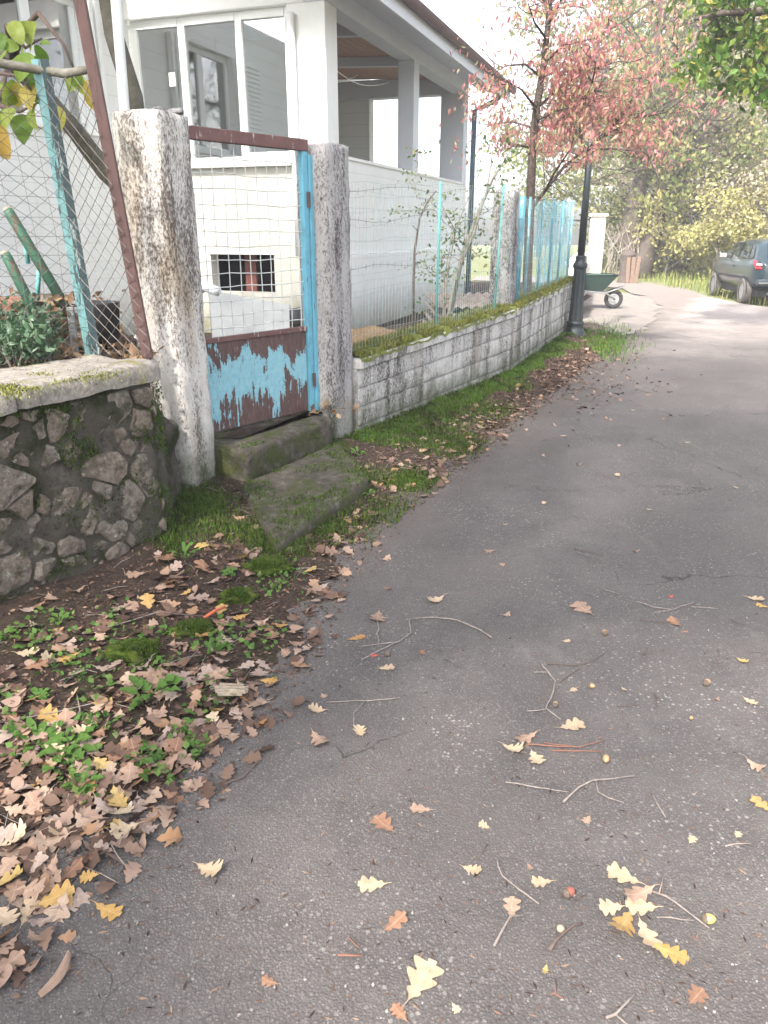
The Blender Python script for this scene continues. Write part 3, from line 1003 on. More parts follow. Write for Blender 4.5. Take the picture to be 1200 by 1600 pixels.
# ------------------------------------------------------------------ gate steps
GD = unit(.52, .855)
def gate_steps():
    o = (-1.06, 4.86)      # foot of the gate at the first pillar
    L = 1.02
    t = thing('door_step', 'upper mossy concrete doorstep directly under the blue gate', 'step', (o[0], o[1], 0))
    rough_prism('slab', [off(o, GD, -.02, -.22), off(o, GD, L - .04, -.20), off(o, GD, L + .02, .30), off(o, GD, -.10, .30)], -.06, [.275, .29, .308, .308], 'concrete_step', t, .03, .010, .007, .025)
    t2 = thing('entrance_step', 'lower broad mossy concrete step jutting towards the road', 'step', (o[0], o[1], 0))
    q0 = G(432, 848, .10); q1 = G(578, 742, .13); q2 = (-.34, 5.54); q3 = (-.91, 4.60)
    rough_prism('slab', [(q0.x, q0.y), (q1.x, q1.y), q2, q3], -.06, [.085, .115, .13, .10], 'concrete_step', t2, .03, .011, .007, .03)
gate_steps()

# ------------------------------------------------------------------ blue gate
def gate():
    o = (-1.225, 4.93); d = unit(.68, .83); L = 1.085
    t = thing('gate', 'peeling turquoise metal gate with wire grid upper half and rusty top rail', 'gate', (o[0], o[1], .3))
    Z0, ZP, ZT = .315, .91, 2.105
    fr = MB().obox(o, d, left(d), L - .05, L, -.018, .028, Z0, ZT - .0)
    st = fr.build('stile', 'blue_gate_paint', t, False, .004)
    tag(st, 'bright blue painted upright on the latch side')
    MB().obox(o, d, left(d), L + .004, L + .040, -.03, .02, Z0, ZT - .02).build('stop_bar', 'blue_gate_paint', t, False, .003)
    MB().obox(o, d, left(d), 0, .045, -.018, .028, Z0, ZT).build('stile', 'blue_gate_paint', t, False, .004)
    top = MB().obox(o, d, left(d), -.02, L + .01, -.022, .030, ZT + .001, ZT + .075).build('top_rail', 'rusty_rail', t, False, .005)
    tag(top, 'rusty maroon top rail with flaking paint')
    # sheet panel, slightly dented
    n, m = 30, 18
    V, F = [], []
    for side in (0, 1):
        for i in range(n + 1):
            for j in range(m + 1):
                s = .046 + (L - .10) * i / n; z = Z0 + .01 + (ZP - Z0 - .01) * j / m
                p = off(o, d, s, .003 + .004 * side + .005 * nz(s, z, 0, 4))
                V.append((p[0], p[1], z))
    N_ = (n + 1) * (m + 1)
    for i in range(n):
        for j in range(m):
            q = i * (m + 1) + j
            F.append((q, q + m + 1, q + m + 2, q + 1)); F.append((N_ + q + 1, N_ + q + m + 2, N_ + q + m + 1, N_ + q))
    np_mesh('sheet_panel', V, F, 'peeling_paint', t, True)
    MB().obox(o, d, left(d), .046, L - .051, -.012, .018, ZP + .001, ZP + .035).build('middle_rail', 'rusty_rail', t, False, .004)
    # grid of welded rods
    rg = random.Random(2)
    nv = 11
    for i in range(nv):
        s = .09 + (L - .18) * i / (nv - 1)
        pts = []
        for k in range(9):
            z = ZP + .036 + (ZT - ZP - .036) * k / 8
            p = off(o, d, s + rg.uniform(-.004, .004), .006)
            pts.append((p[0], p[1], z))
        MB().tube(pts, .0032, 4).build('grid_wire', 'gate_wire', t)
    z = ZP + .085; k = 0
    while z < ZT - .03:
        pts = []
        for i in range(13):
            s = .035 + (L - .075) * i / 12
            p = off(o, d, s, .0125)
            pts.append((p[0], p[1], z + rg.uniform(-.003, .003) + .005 * math.sin(i * .9 + k)))
        MB().tube(pts, .0032, 4).build('grid_wire', 'gate_wire', t)
        z += rg.uniform(.078, .094); k += 1
    for z in (.55, 1.8):
        p = off(o, d, L - .012, -.03)
        MB().tube([(p[0], p[1], z - .05), (p[0], p[1], z + .05)], .012, 8).build('hinge', 'rust_brown', t)
gate()

# ------------------------------------------------------------------ chain link fence on the rubble wall
def chain_fence():
    t = thing('chain_link_fence', 'rusty chain link fence with leaning old posts on the stone wall', 'fence', (-1.5, 3.9, .98))
    gp = G(146, 556, .985); bp = G(222, 560, .985)
    lp = Vector((gp.x - 1.35, gp.y - 1.35 * 1.1, .985))
    top = Vector((-.055, .02, 1.30))
    # green post: two flanges of an angle iron
    gt = gp + Vector((-.075, .01, 1.36))
    ex, ey = Vector((.045, .012, 0)), Vector((-.006, .05, 0))
    mb = MB()
    mb.hexa([gp, gp + ex * .8, gp + ex * .8 + ey * .1, gp + ey * .1, gt, gt + ex * .8, gt + ex * .8 + ey * .1, gt + ey * .1])
    mb.build('post', 'navy_post_paint', t)
    f = Vector((-.045, .01, 0)); g = Vector((0, .006, 0))
    fl = MB().hexa([gp + f, gp, gp + g, gp + f + g, gt + f, gt, gt + g, gt + f + g]).build('post_flange', 'teal_post_paint', t)
    # brown post at the pillar
    bt = bp + Vector((-.155, .0, 1.80))
    mb = MB()
    ex = Vector((.05, .01, 0)); ey = Vector((-.005, .04, 0))
    mb.hexa([bp, bp + ex, bp + ex + ey, bp + ey, bt, bt + ex, bt + ex + ey, bt + ey])
    mb.build('post', 'rust_brown', t, False, .004)
    # rail of old wood along the top
    zr = 1.275
    b_at = lambda z: bp + (bt - bp) * (z / 1.80)
    g_at = lambda z: gp + (gt - gp) * (z / 1.36)
    r0 = b_at(zr + .03); r1 = g_at(zr + .04); r2 = lp + Vector((-.08, 0, zr + .08))
    MB().tube([r0 + Vector((0, .03, 0)), (r0 + r1) / 2 + Vector((0, .02, -.015)), r1 + Vector((0, .02, 0)), (r1 + r2) / 2, r2], [.017, .02, .019, .021, .02], 8).build('top_rail', 'bark_pale', t, True)
    # zigzag wires
    mb = MB()
    rg = random.Random(6)
    def web(b0, t0, b1, t1, h, cols, rows, bulge):
        W_ = (b1 - b0).length / cols
        for c in range(cols):
            pts = []
            for k in range(rows + 1):
                z = k / rows
                s = (c + (.02 if (k + c) % 2 else .98) + rg.uniform(-.06, .06)) / cols
                s = min(max(s, 0), 1)
                p = (b0 + (t0 - b0) * z) * (1 - s) + (b1 + (t1 - b1) * z) * s
                p = p + Vector((0, -.006 + bulge * math.sin(s * 3.1) * (1 - z), 0))
                pts.append(p)
            mb.tube(pts, .0022, 3, False)
    top_at = lambda b, a: b
    web(g_at(.01), g_at(zr), b_at(.01) + Vector((.05, 0, 0)), b_at(zr), 1, 10, 36, .0)
    web(lp + Vector((0, 0, .01)), lp + Vector((-.08, 0, zr)), g_at(.01), g_at(zr), 1, 40, 36, -.02)
    # second layer of thin square netting
    for k in range(14):
        z = .06 + k * .088
        mb.tube([lp + Vector((-.08 * z / 1.3, -.012, z)), (lp + g_at(z) + Vector((0, 0, z))) / 2 + Vector((0, -.012, -.012 + rg.uniform(-.01, .01))) if False else (lp + Vector((0, 0, z)) + g_at(z)) / 2 + Vector((0, -.012, rg.uniform(-.014, .014))), g_at(z) + Vector((0, -.012, 0))], .0013, 3, False)
    for k in range(20):
        s = k / 20
        a = lp * (1 - s) + gp * s
        mb.tube([a + Vector((0, -.014, .01)), a + Vector((rg.uniform(-.02, .02), -.014, .6)), a + Vector((-.05, -.014, 1.15 + rg.uniform(-.1, .1)))], .0012, 3, False)
    tag(mb.build('wire_mesh', 'old_wire', t), kind='stuff')
chain_fence()

# ------------------------------------------------------------------ wire fence on the low wall
def wall_fence():
    rg = random.Random(12)
    th = .10
    # first bay
    d = unit(WB[0] - WA[0], WB[1] - WA[1]); L = math.hypot(WB[0] - WA[0], WB[1] - WA[1])
    t = thing('wire_fence', 'rusty square wire netting with thin turquoise posts on the low mossy wall', 'fence', (WA[0], WA[1], .7))
    zt = lambda s: .685 + .11 * s / L
    top = 1.24
    for s, ln in ((1.53, .03), (2.93, .10)):
        a = off(WA, d, s, th); b = off(WA, d, s + ln, th)
        MB().tube([(a[0], a[1], zt(s) - .03), (b[0], b[1], zt(s) + top + .03)], .013, 8).build('post', 'green_post_paint', t, True)
    mb = MB()
    n = int(L / .05)
    for i in range(n + 1):
        s = L * i / n
        pts = []
        for k in range(6):
            p = off(WA, d, s + rg.uniform(-.006, .006), th - .022 + .010 * math.sin(s * 3 + k))
            pts.append((p[0], p[1], zt(s) + .012 + (top - .01) * k / 5))
        mb.tube(pts, .0011, 3, False)
    for k in range(13):
        z = .03 + 1.21 * (k / 12)
        pts = []
        for i in range(25):
            s = L * i / 24
            p = off(WA, d, s, th - .022 + .010 * math.sin(s * 3 + z * 4))
            pts.append((p[0], p[1], zt(s) + z + .008 * math.sin(i * 1.3 + k) + rg.uniform(-.004, .004)))
        mb.tube(pts, .0013, 3, False)
    tag(mb.build('wire_mesh', 'pale_wire', t), kind='stuff')
    mb = MB()
    for k, z in enumerate((.62, .98, 1.20)):
        pts = []
        for i in range(30):
            s = L * i / 29
            p = off(WA, d, s, th + .03)
            pts.append((p[0], p[1], zt(s) + z + .02 * math.sin(i * .5 + k * 2) + rg.uniform(-.006, .006)))
        mb.tube(pts, .002, 3, False)
        for i in range(1, 29):       # barbs
            q = Vector(pts[i])
            mb.tube([q + Vector((0, 0, -.022)), q + Vector((.004, 0, .022))], .0016, 3, False)
    tag(mb.build('barbed_wire', 'old_wire', t), kind='stuff')
    # second bay with blue netting
    A = (WB[0] + .02, WB[1] + .06); B = WC
    d2 = unit(B[0] - A[0], B[1] - A[1]); L2 = math.hypot(B[0] - A[0], B[1] - A[1])
    t = thing('net_fence', 'wire fence hung with crumpled light blue netting beside the lamp post', 'fence', (A[0], A[1], .78))
    zt2 = lambda s: .795 + .075 * s / L2
    for s, r_ in ((.42, .040), (.95, .016), (1.75, .018), (2.55, .018), (3.3, .018), (4.2, .018)):
        a = off(A, d2, s, th); b = off(A, d2, s + rg.uniform(-.02, .08), th + .0)
        MB().tube([(a[0], a[1], zt2(s) - .03), (b[0], b[1], zt2(s) + 1.16)], r_, 8).build('post', 'blue_fence_paint', t, True)
    mb = MB()
    n = int(L2 / .06)
    for i in range(n + 1):
        s = L2 * i / n
        pts = []
        for k in range(5):
            p = off(A, d2, s + rg.uniform(-.012, .012), th - .025)
            pts.append((p[0], p[1], zt2(s) + .012 + 1.12 * k / 4))
        mb.tube(pts, .0013, 3, False)
    for k in range(12):
        z = .03 + 1.10 * k / 11
        mb.tube([(*off(A, d2, L2 * i / 16, th - .025), zt2(L2 * i / 16) + z + rg.uniform(-.01, .01)) for i in range(17)], .0013, 3, False)
    tag(mb.build('wire_mesh', 'pale_wire', t), kind='stuff')
    # hanging folds of net: strands following a rumpled sheet
    mb = MB()
    def netbay(s0, s1, cols, rows, z0, z1, amp):
        for i in range(cols + 1):
            pts = []
            for k in range(8):
                z = z0 + (z1 - z0) * k / 7
                s = s0 + (s1 - s0) * i / cols + .03 * nz(i * .3, k * .5, 4)
                p = off(A, d2, s, th + .035 + amp * (1 + math.sin(i * .8 + k * .25)))
                pts.append((p[0], p[1], zt2(s) + z + .03 * nz(i * .2, 2, k * .1)))
            mb.tube(pts, .0032, 3, False)
        for k in range(rows + 1):
            z = z0 + (z1 - z0) * k / rows
            pts = []
            for i in range(cols + 1):
                s = s0 + (s1 - s0) * i / cols
                p = off(A, d2, s, th + .035 + amp * (1 + math.sin(i * .8 + z * 1.6)))
                pts.append((p[0], p[1], zt2(s) + z + .03 * nz(i * .2, 2, z)))
            mb.tube(pts, .0028, 3, False)
    netbay(.36, .95, 18, 20, .68, 1.14, .02)
    netbay(1.9, 4.45, 72, 30, .06, 1.13, .018)
    netbay(1.70, 1.95, 14, 20, .45, 1.1, .02)
    tag(mb.build('blue_netting', 'blue_net', t), kind='stuff')
wall_fence()

# ------------------------------------------------------------------ house
HC = (-.66, 9.95)
HS = unit(.333, .943)
HL = left(HS)
def hp(t, k, z):
    return Vector((HC[0] + HS[0] * t + HL[0] * k, HC[1] + HS[1] * t + HL[1] * k, z))
def house():
    h = thing('house', 'pale bungalow with raised veranda, glazed porch and brown gutter behind the fence', 'house', (HC[0], HC[1], .3))
    def hb(name, mat, t0, t1, k0, k1, z0, z1, bevel=0.0, parent=h):
        return MB().obox(HC, HS, HL, t0, t1, k0, k1, z0, z1).build(name, mat, parent, False, bevel)
    KW = 2.65            # inner wall of the veranda
    ZB, ZS, ZL = .28, 2.43, 4.0
    # veranda parapet with plinth
    w = hb('parapet', 'house_plaster', .35, 6.8, .0, .2, 1.30, ZS)
    hb('plinth', 'house_plaster', .0, 6.83, -.035, .2, ZB, 1.298, .01)
    hb('parapet_cap', 'white_paint', .352, 6.498, -.02, .22, ZS + .001, ZS + .035)
    # columns
    c1 = hb('column', 'white_paint', 0, .35, 0, .48, 1.30, ZL, .01)
    c2 = hb('column', 'beam_paint', 3.35, 3.62, .0, .26, ZS + .036, ZL, .01)
    c3 = hb('column', 'beam_paint', 6.5, 6.8, .0, .46, ZS + .002, ZL, .01)
    p = [hp(-.05, .40, 1.3), hp(-.05, .40, 3.9)]
    MB().tube(p, .045, 10).build('wall_pipe', 'white_paint', h, True)
    # beams
    hb('beam', 'beam_paint', 0, 6.8, .0, .26, ZL + .001, 4.24, .01)
    hb('beam', 'beam_paint', 6.54, 6.8, .262, KW, ZL + .001, 4.32, .01)
    hb('beam', 'white_paint', .0, .26, .262, KW + .2, ZL + .001, 4.32, .01)
    hb('rear_parapet', 'house_plaster', 6.6, 6.8, .462, 1.92, ZB, ZS)
    hb('rear_wall', 'house_plaster', 6.56, 6.8, 1.922, KW, ZB, ZL)
    hb('inner_wall', 'house_plaster', .26, 8.6, KW + .001, KW + .2, ZB, 4.98)

    hb('floor_slab', 'interior_grey', .30, 6.56, .205, KW - .002, 1.38, 1.45)
    # open louvred shutter against the inner wall
    sh = hb('shutter', 'white_paint', 4.5, 5.25, KW - .05, KW - .002, 2.0, 3.75)
    for i in range(24):
        a = MB(); z = 2.08 + i * .067
        a.obox(HC, HS, HL, 4.56, 5.19, KW - .075, KW - .051, z, z + .03)
        a.build('slat', 'white_paint', sh)
    sh2 = hb('shutter', 'beam_paint', 4.46, 4.495, KW - .62, KW - .002, 2.0, 3.75)
    # front wall under the porch glazing, with a cellar opening
    ko0, ko1, zo0, zo1 = .80, 1.72, .84, 1.31
    hb('front_wall', 'house_cream', .05, .24, .48, ko0, ZB, 2.33)
    hb('front_wall', 'house_cream', .05, .24, ko1, KW, ZB, 2.33)
    hb('front_wall', 'house_cream', .05, .24, ko0, ko1, zo1, 2.33)
    hb('front_wall', 'house_cream', .05, .24, ko0, ko1, ZB, zo0)
    hb('column_base', 'house_cream', .0, .35, .0, .478, ZB, 1.298, .006)
    hb('cellar_back', 'cellar_dark', .9, .94, ko0 - .4, ko1 + .4, .3, 1.6)
    hb('cellar_lintel', 'white_paint', .03, .05, ko0 - .02, ko1 + .02, zo1 - .0, zo1 + .035)
    hb('cellar_board', 'rust_board', .30, .34, 1.20, 1.36, zo0 - .2, zo1 + .1)
    # sill band, frame and panes
    hb('sill', 'white_paint', -.04, .26, .478, KW, 2.331, 2.445, .008)
    ks = [.48, 1.15, 1.93, KW]
    fw = .04
    for i, k in enumerate(ks):
        a, b = (k + .001, k + .07) if i == 0 else ((k - .09, k - .001) if i == 3 else (k - .045, k + .045))
        f = hb('mullion', 'white_paint', .09, .17, a, b, 2.446, ZL - .001, .006)
    hb('transom', 'white_paint', .092, .168, .552, ks[1] - .046, 2.447, 2.50)
    hb('head_frame', 'white_paint', .085, .175, .552, ks[1] - .047, ZL - .09, ZL - .002)
    hb('head_frame', 'white_paint', .085, .175, ks[1] + .047, ks[2] - .047, ZL - .09, ZL - .002)
    hb('head_frame', 'white_paint', .085, .175, ks[2] + .047, KW - .092, ZL - .09, ZL - .002)
    for i in range(3):
        a = ks[i] + (.072 if i == 0 else .047); b = ks[i + 1] - (.092 if i == 2 else .047)
        pn = hb('pane', 'window_glass', .125, .133, a, b, 2.448, ZL - .092)
        if i == 2:
            hb('notice', 'plate_white', .119, .1235, a + .10, a + .19, 3.28, 3.43, 0, pn)
    # things seen through the glass: a blind and the back of the porch
    hb('porch_door', 'curtain', .9, .94, 1.95, KW - .02, 1.452, 3.95)
    pb = hb('porch_shutter', 'curtain', 1.2, 1.9, KW - .08, KW - .004, 1.6, 3.5)
    for i in range(18):
        hb('slat', 'white_paint', 1.25, 1.85, KW - .11, KW - .081, 1.7 + i * .095, 1.75 + i * .095, 0, pb)
    # sloping board ceiling, one board at a time
    zc = lambda k: 4.245 + .05 * (k - .26)
    nb = 17
    for i in range(nb):
        k0 = .265 + (KW - .27) * i / nb + .004; k1 = .265 + (KW - .27) * (i + 1) / nb - .004
        pts = [hp(.3, k0, zc(k0)), hp(6.53, k0, zc(k0)), hp(6.53, k1, zc(k1)), hp(.3, k1, zc(k1))]
        MB().hexa([p_ for p_ in pts] + [p_ + Vector((0, 0, .03)) for p_ in pts]).build('ceiling_board', 'ceiling_wood', h)
    for tt in (2.2, 4.4):
        pts = [hp(tt, .27, zc(.27) - .14), hp(tt + .1, .27, zc(.27) - .14), hp(tt + .1, KW - .01, zc(KW) - .14), hp(tt, KW - .01, zc(KW) - .14)]
        MB().hexa(pts + [p_ + Vector((0, 0, .138)) for p_ in pts]).build('rafter', 'beam_paint', h)
    # clothes line
    MB().tube([hp(.36 + 3.0 * i / 12, .4, 3.72 - .22 * math.sin(math.pi * i / 12)) for i in range(13)], .006, 4).build('clothes_line', 'white_paint', h)
    MB().tube([hp(.36 + 3.0 * i / 12, .9, 3.85 - .30 * math.sin(math.pi * i / 12)) for i in range(13)], .006, 4).build('clothes_line', 'white_paint', h)
    # roof slab with overhang, gutter and tiles
    zr = lambda k: 4.07 + .30 * (k + .62)
    a = [hp(-.75, -.62, zr(-.62)), hp(7.5, -.62, zr(-.62)), hp(7.5, 5.2, zr(5.2)), hp(-.75, 5.2, zr(5.2))]
    rf = MB().hexa(a + [p_ + Vector((0, 0, .10)) for p_ in a]).build('roof', 'roof_tile', h)
    for i in range(46):      # cover tiles along the eaves
        tt = -.7 + i * .18
        p0, p1 = hp(tt, -.60, zr(-.60) + .10), hp(tt, 1.6, zr(1.6) + .115)
        MB().tube([p0, p1], [.07, .07], 8).build('tile_row', 'roof_tile', rf)
    f = [hp(-.78, -.645, 3.95), hp(7.53, -.645, 3.95), hp(7.53, -.622, 3.95), hp(-.78, -.622, 3.95)]
    MB().hexa(f + [p_ + Vector((0, 0, .19)) for p_ in f]).build('fascia', 'beam_paint', h)
    prof = []
    mb = MB()
    pts = []
    n = 9
    vs_, fs = [], []
    for e, tt in enumerate((-.8, 7.55)):
        for i in range(n):
            q = math.pi * i / (n - 1)
            vs_.append(hp(tt, -.71 + .062 * math.cos(q), 4.18 - .10 * math.sin(q)))
        for i in range(n):
            q = math.pi * i / (n - 1)
            vs_.append(hp(tt, -.71 + .056 * math.cos(q), 4.182 - .092 * math.sin(q)))
    for i in range(n - 1):
        fs.append((i, i + 1, 2 * n + i + 1, 2 * n + i)); fs.append((n + i, 3 * n + i, 3 * n + i + 1, n + i + 1))
    mb.add(vs_, fs); mb.build('gutter', 'gutter_brown', h, True)
    # soffit boards under the overhang
    pts = [hp(-.7, -.62, 4.00), hp(7.4, -.62, 4.00), hp(7.4, -.002, 4.20), hp(-.7, -.002, 4.20)]
    MB().hexa(pts + [p_ + Vector((0, 0, .02)) for p_ in pts]).build('soffit', 'beam_paint', h)
    # downpipe at the far corner
    MB().tube([hp(6.9, -.70, 4.08), hp(6.9, -.5, 3.9), hp(6.9, -.10, 3.75), hp(6.9, -.09, .32)], .05, 10).build('downpipe', 'pipe_blue', h, True)
    # main house block behind, for the roof to rest on
    hb('house_block', 'house_plaster', .26, 8.6, KW + .21, 7.4, ZB, 4.9)
    # recessed wing on the left with a casement window
    t0, t1, z0, z1 = -2.35, -.78, 2.70, 4.05
    wk0, wk1 = KW, KW + .22
    hb('wing_wall', 'house_plaster', -5.5, t0, wk0, wk1, ZB, 4.6)
    hb('wing_wall', 'house_plaster', t1, .048, wk0, wk1, ZB, 4.6)
    hb('wing_wall', 'house_plaster', t0, t1, wk0, wk1, ZB, z0)
    hb('wing_wall', 'house_plaster', t0, t1, wk0, wk1, z1, 4.6)
    wi = hb('window', 'white_paint', t0 + .001, t1 - .001, wk0 + .13, wk0 + .16, z0 + .001, z0 + .08)
    for a, b, c, d in ((t0 + .001, t0 + .08, z0 + .081, z1 - .081), (t1 - .08, t1 - .001, z0 + .081, z1 - .081), ((t0 + t1) / 2 - .07, (t0 + t1) / 2 + .07, z0 + .081, z1 - .081), (t0 + .001, t1 - .001, z1 - .08, z1 - .001)):
        hb('frame', 'white_paint', a, b, wk0 + .10, wk0 + .17, c, d, .006, wi)
    for a, b in ((t0 + .082, (t0 + t1) / 2 - .072), ((t0 + t1) / 2 + .072, t1 - .082)):
        hb('pane', 'window_glass', a, b, wk0 + .13, wk0 + .137, z0 + .083, z1 - .083, 0, wi)
    hb('sill', 'white_paint', t0 - .06, t1 + .06, wk0 - .05, wk0 + .10, z0 - .055, z0 - .002, .006, wi)
    hb('window_back', 'cellar_dark', t0 - .1, t1 + .1, wk0 + .6, wk0 + .63, z0 - .2, z1 + .2, 0, wi)
    cu = MB()
    for i in range(24):
        a = t0 + .95 + i * .025
        cu.obox(HC, HS, HL, a, a + .0249, wk0 + .30 + .02 * (i % 2), wk0 + .31 + .02 * (i % 2), z0, z1)
    cu.build('curtain', 'curtain', wi)
    sh = hb('shutter', 'white_paint', t0 - .80, t0 - .03, wk0 - .045, wk0 - .004, z0 - .02, z1)
    for i in range(20):
        hb('slat', 'white_paint', t0 - .74, t0 - .09, wk0 - .068, wk0 - .046, z0 + .05 + i * .065, z0 + .085 + i * .065, 0, sh)
    for a in (t1 + .02, t1 + .12):       # edge of the folded right shutter
        hb('shutter', 'white_paint', a, a + .06, wk0 - .09, wk0 - .004, z0 - .02, z1, .004)
house()

# ------------------------------------------------------------------ lamp post
def lamp():
    p = G(897, 528)
    t = thing('lamp_post', 'black cast iron lamp post with fluted base beside the low wall', 'lamp post', (p.x, p.y, 0))
    c = (p.x, p.y, 0)
    MB().lathe([(.19, -.02), (.19, .05), (.165, .07), (.165, .10), (.14, .13), (.125, .20), (.135, .22), (.135, .25), (.11, .27)], c, 20).build('base', 'cast_iron', t, True)
    MB().lathe([(.112, .268), (.100, .60), (.092, 1.05)], c, 28, .07, 1).build('fluted_column', 'cast_iron', t)
    MB().lathe([(.10, 1.051), (.108, 1.07), (.108, 1.12), (.085, 1.14), (.075, 1.20), (.082, 1.215), (.07, 1.24)], c, 18).build('collar', 'cast_iron', t, True)
    MB().lathe([(.058, 1.24), (.05, 2.2), (.043, 3.35)], c, 14).build('shaft', 'cast_iron', t, True)
    MB().lathe([(.044, 3.34), (.07, 3.37), (.05, 3.42), (.10, 3.47)], c, 14).build('finial_cup', 'cast_iron', t, True)
    MB().lathe([(.10, 3.471), (.17, 3.80)], c, 6).build('lantern', 'lantern_glass', t)
    MB().lathe([(.20, 3.801), (.19, 3.83), (.08, 3.95), (.03, 4.02), (.01, 4.08)], c, 6).build('lantern_cap', 'cast_iron', t)
lamp()

# ------------------------------------------------------------------ wheelbarrow
def barrow():
    w = G(957, 483); R_ = .20
    ex = unit(1, -.10); ey = left(ex)
    t = thing('wheelbarrow', 'dark green wheelbarrow with black tyre standing on the pale path', 'wheelbarrow', (w.x, w.y, 0))
    X = lambda a, b, z: Vector((w.x + ex[0] * a + ey[0] * b, w.y + ex[1] * a + ey[1] * b, z))
    n, m = 28, 10
    V, F = [], []
    for i in range(n):
        q = 2 * math.pi * i / n
        for j in range(m):
            g = 2 * math.pi * j / m
            r_ = R_ - .045 + .045 * math.cos(g)
            V.append(X(r_ * math.cos(q), .042 * math.sin(g), R_ + .012 + r_ * math.sin(q)))
    for i in range(n):
        for j in range(m):
            F.append((i * m + j, ((i + 1) % n) * m + j, ((i + 1) % n) * m + (j + 1) % m, i * m + (j + 1) % m))
    wh = MB().add(V, F).build('tyre', 'rubber', t, True)
    mb = MB(); V, F = [], []
    for s_, b in ((0, -.022), (1, .022)):
        for i in range(n):
            q = 2 * math.pi * i / n
            V.append(X((R_ - .085) * math.cos(q), b, R_ + .012 + (R_ - .085) * math.sin(q)))
    F = [tuple(range(n - 1, -1, -1)), tuple(range(n, 2 * n))] + [(i, (i + 1) % n, n + (i + 1) % n, n + i) for i in range(n)]
    mb.add(V, F).build('rim', 'steel', t)
    MB().tube([X(0, -.12, R_ + .012), X(0, .12, R_ + .012)], .013, 8).build('axle', 'steel', t, True)
    for s_ in (-1, 1):
        MB().tube([X(.02, .11 * s_, R_ + .012), X(-.20, .16 * s_, .34), X(-.75, .25 * s_, .40), X(-1.35, .31 * s_, .58)], .016, 8).build('handle_bar', 'steel', t, True)
        MB().tube([X(-1.24, .30 * s_, .545), X(-1.37, .312 * s_, .586)], .022, 8).build('grip', 'rubber', t, True)
        MB().tube([X(-.62, .23 * s_, .39), X(-.78, .27 * s_, .015), X(-.95, .27 * s_, .015), X(-.92, .27 * s_, .43)], .014, 8).build('leg', 'steel', t, True)
    MB().tube([X(-.20, .16, .345), X(.16, .10, .47), X(.20, 0, .49), X(.16, -.10, .47), X(-.20, -.16, .345)], .012, 6).build('front_guard', 'steel', t, True)
    # tray: double walled tub with rolled rim
    lo = [(-.82, -.20), (-.26, -.16), (-.26, .16), (-.82, .20)]
    hi = [(-1.02, -.33), (-.0, -.29), (-.0, .29), (-1.02, .33)]
    V = [X(a, b, .385) for a, b in lo] + [X(a, b, .71) for a, b in hi] + [X(a * .99 - .005, b * .96, .71) for a, b in hi] + [X(a * .99 - .005, b * .94, .40) for a, b in lo]
    F = [(3, 2, 1, 0)] + [(i, (i + 1) % 4, 4 + (i + 1) % 4, 4 + i) for i in range(4)] + [(4 + i, 4 + (i + 1) % 4, 8 + (i + 1) % 4, 8 + i) for i in range(4)] + [(8 + i, 8 + (i + 1) % 4, 12 + (i + 1) % 4, 12 + i) for i in range(4)] + [(12, 13, 14, 15)]
    MB().add(V, F).build('tray', 'barrow_green', t, False, .012)
    q = [X(a, b, .715) for a, b in hi]
    MB().tube(q + [q[0]], .012, 6).build('tray_rim', 'barrow_green', t, True)
barrow()

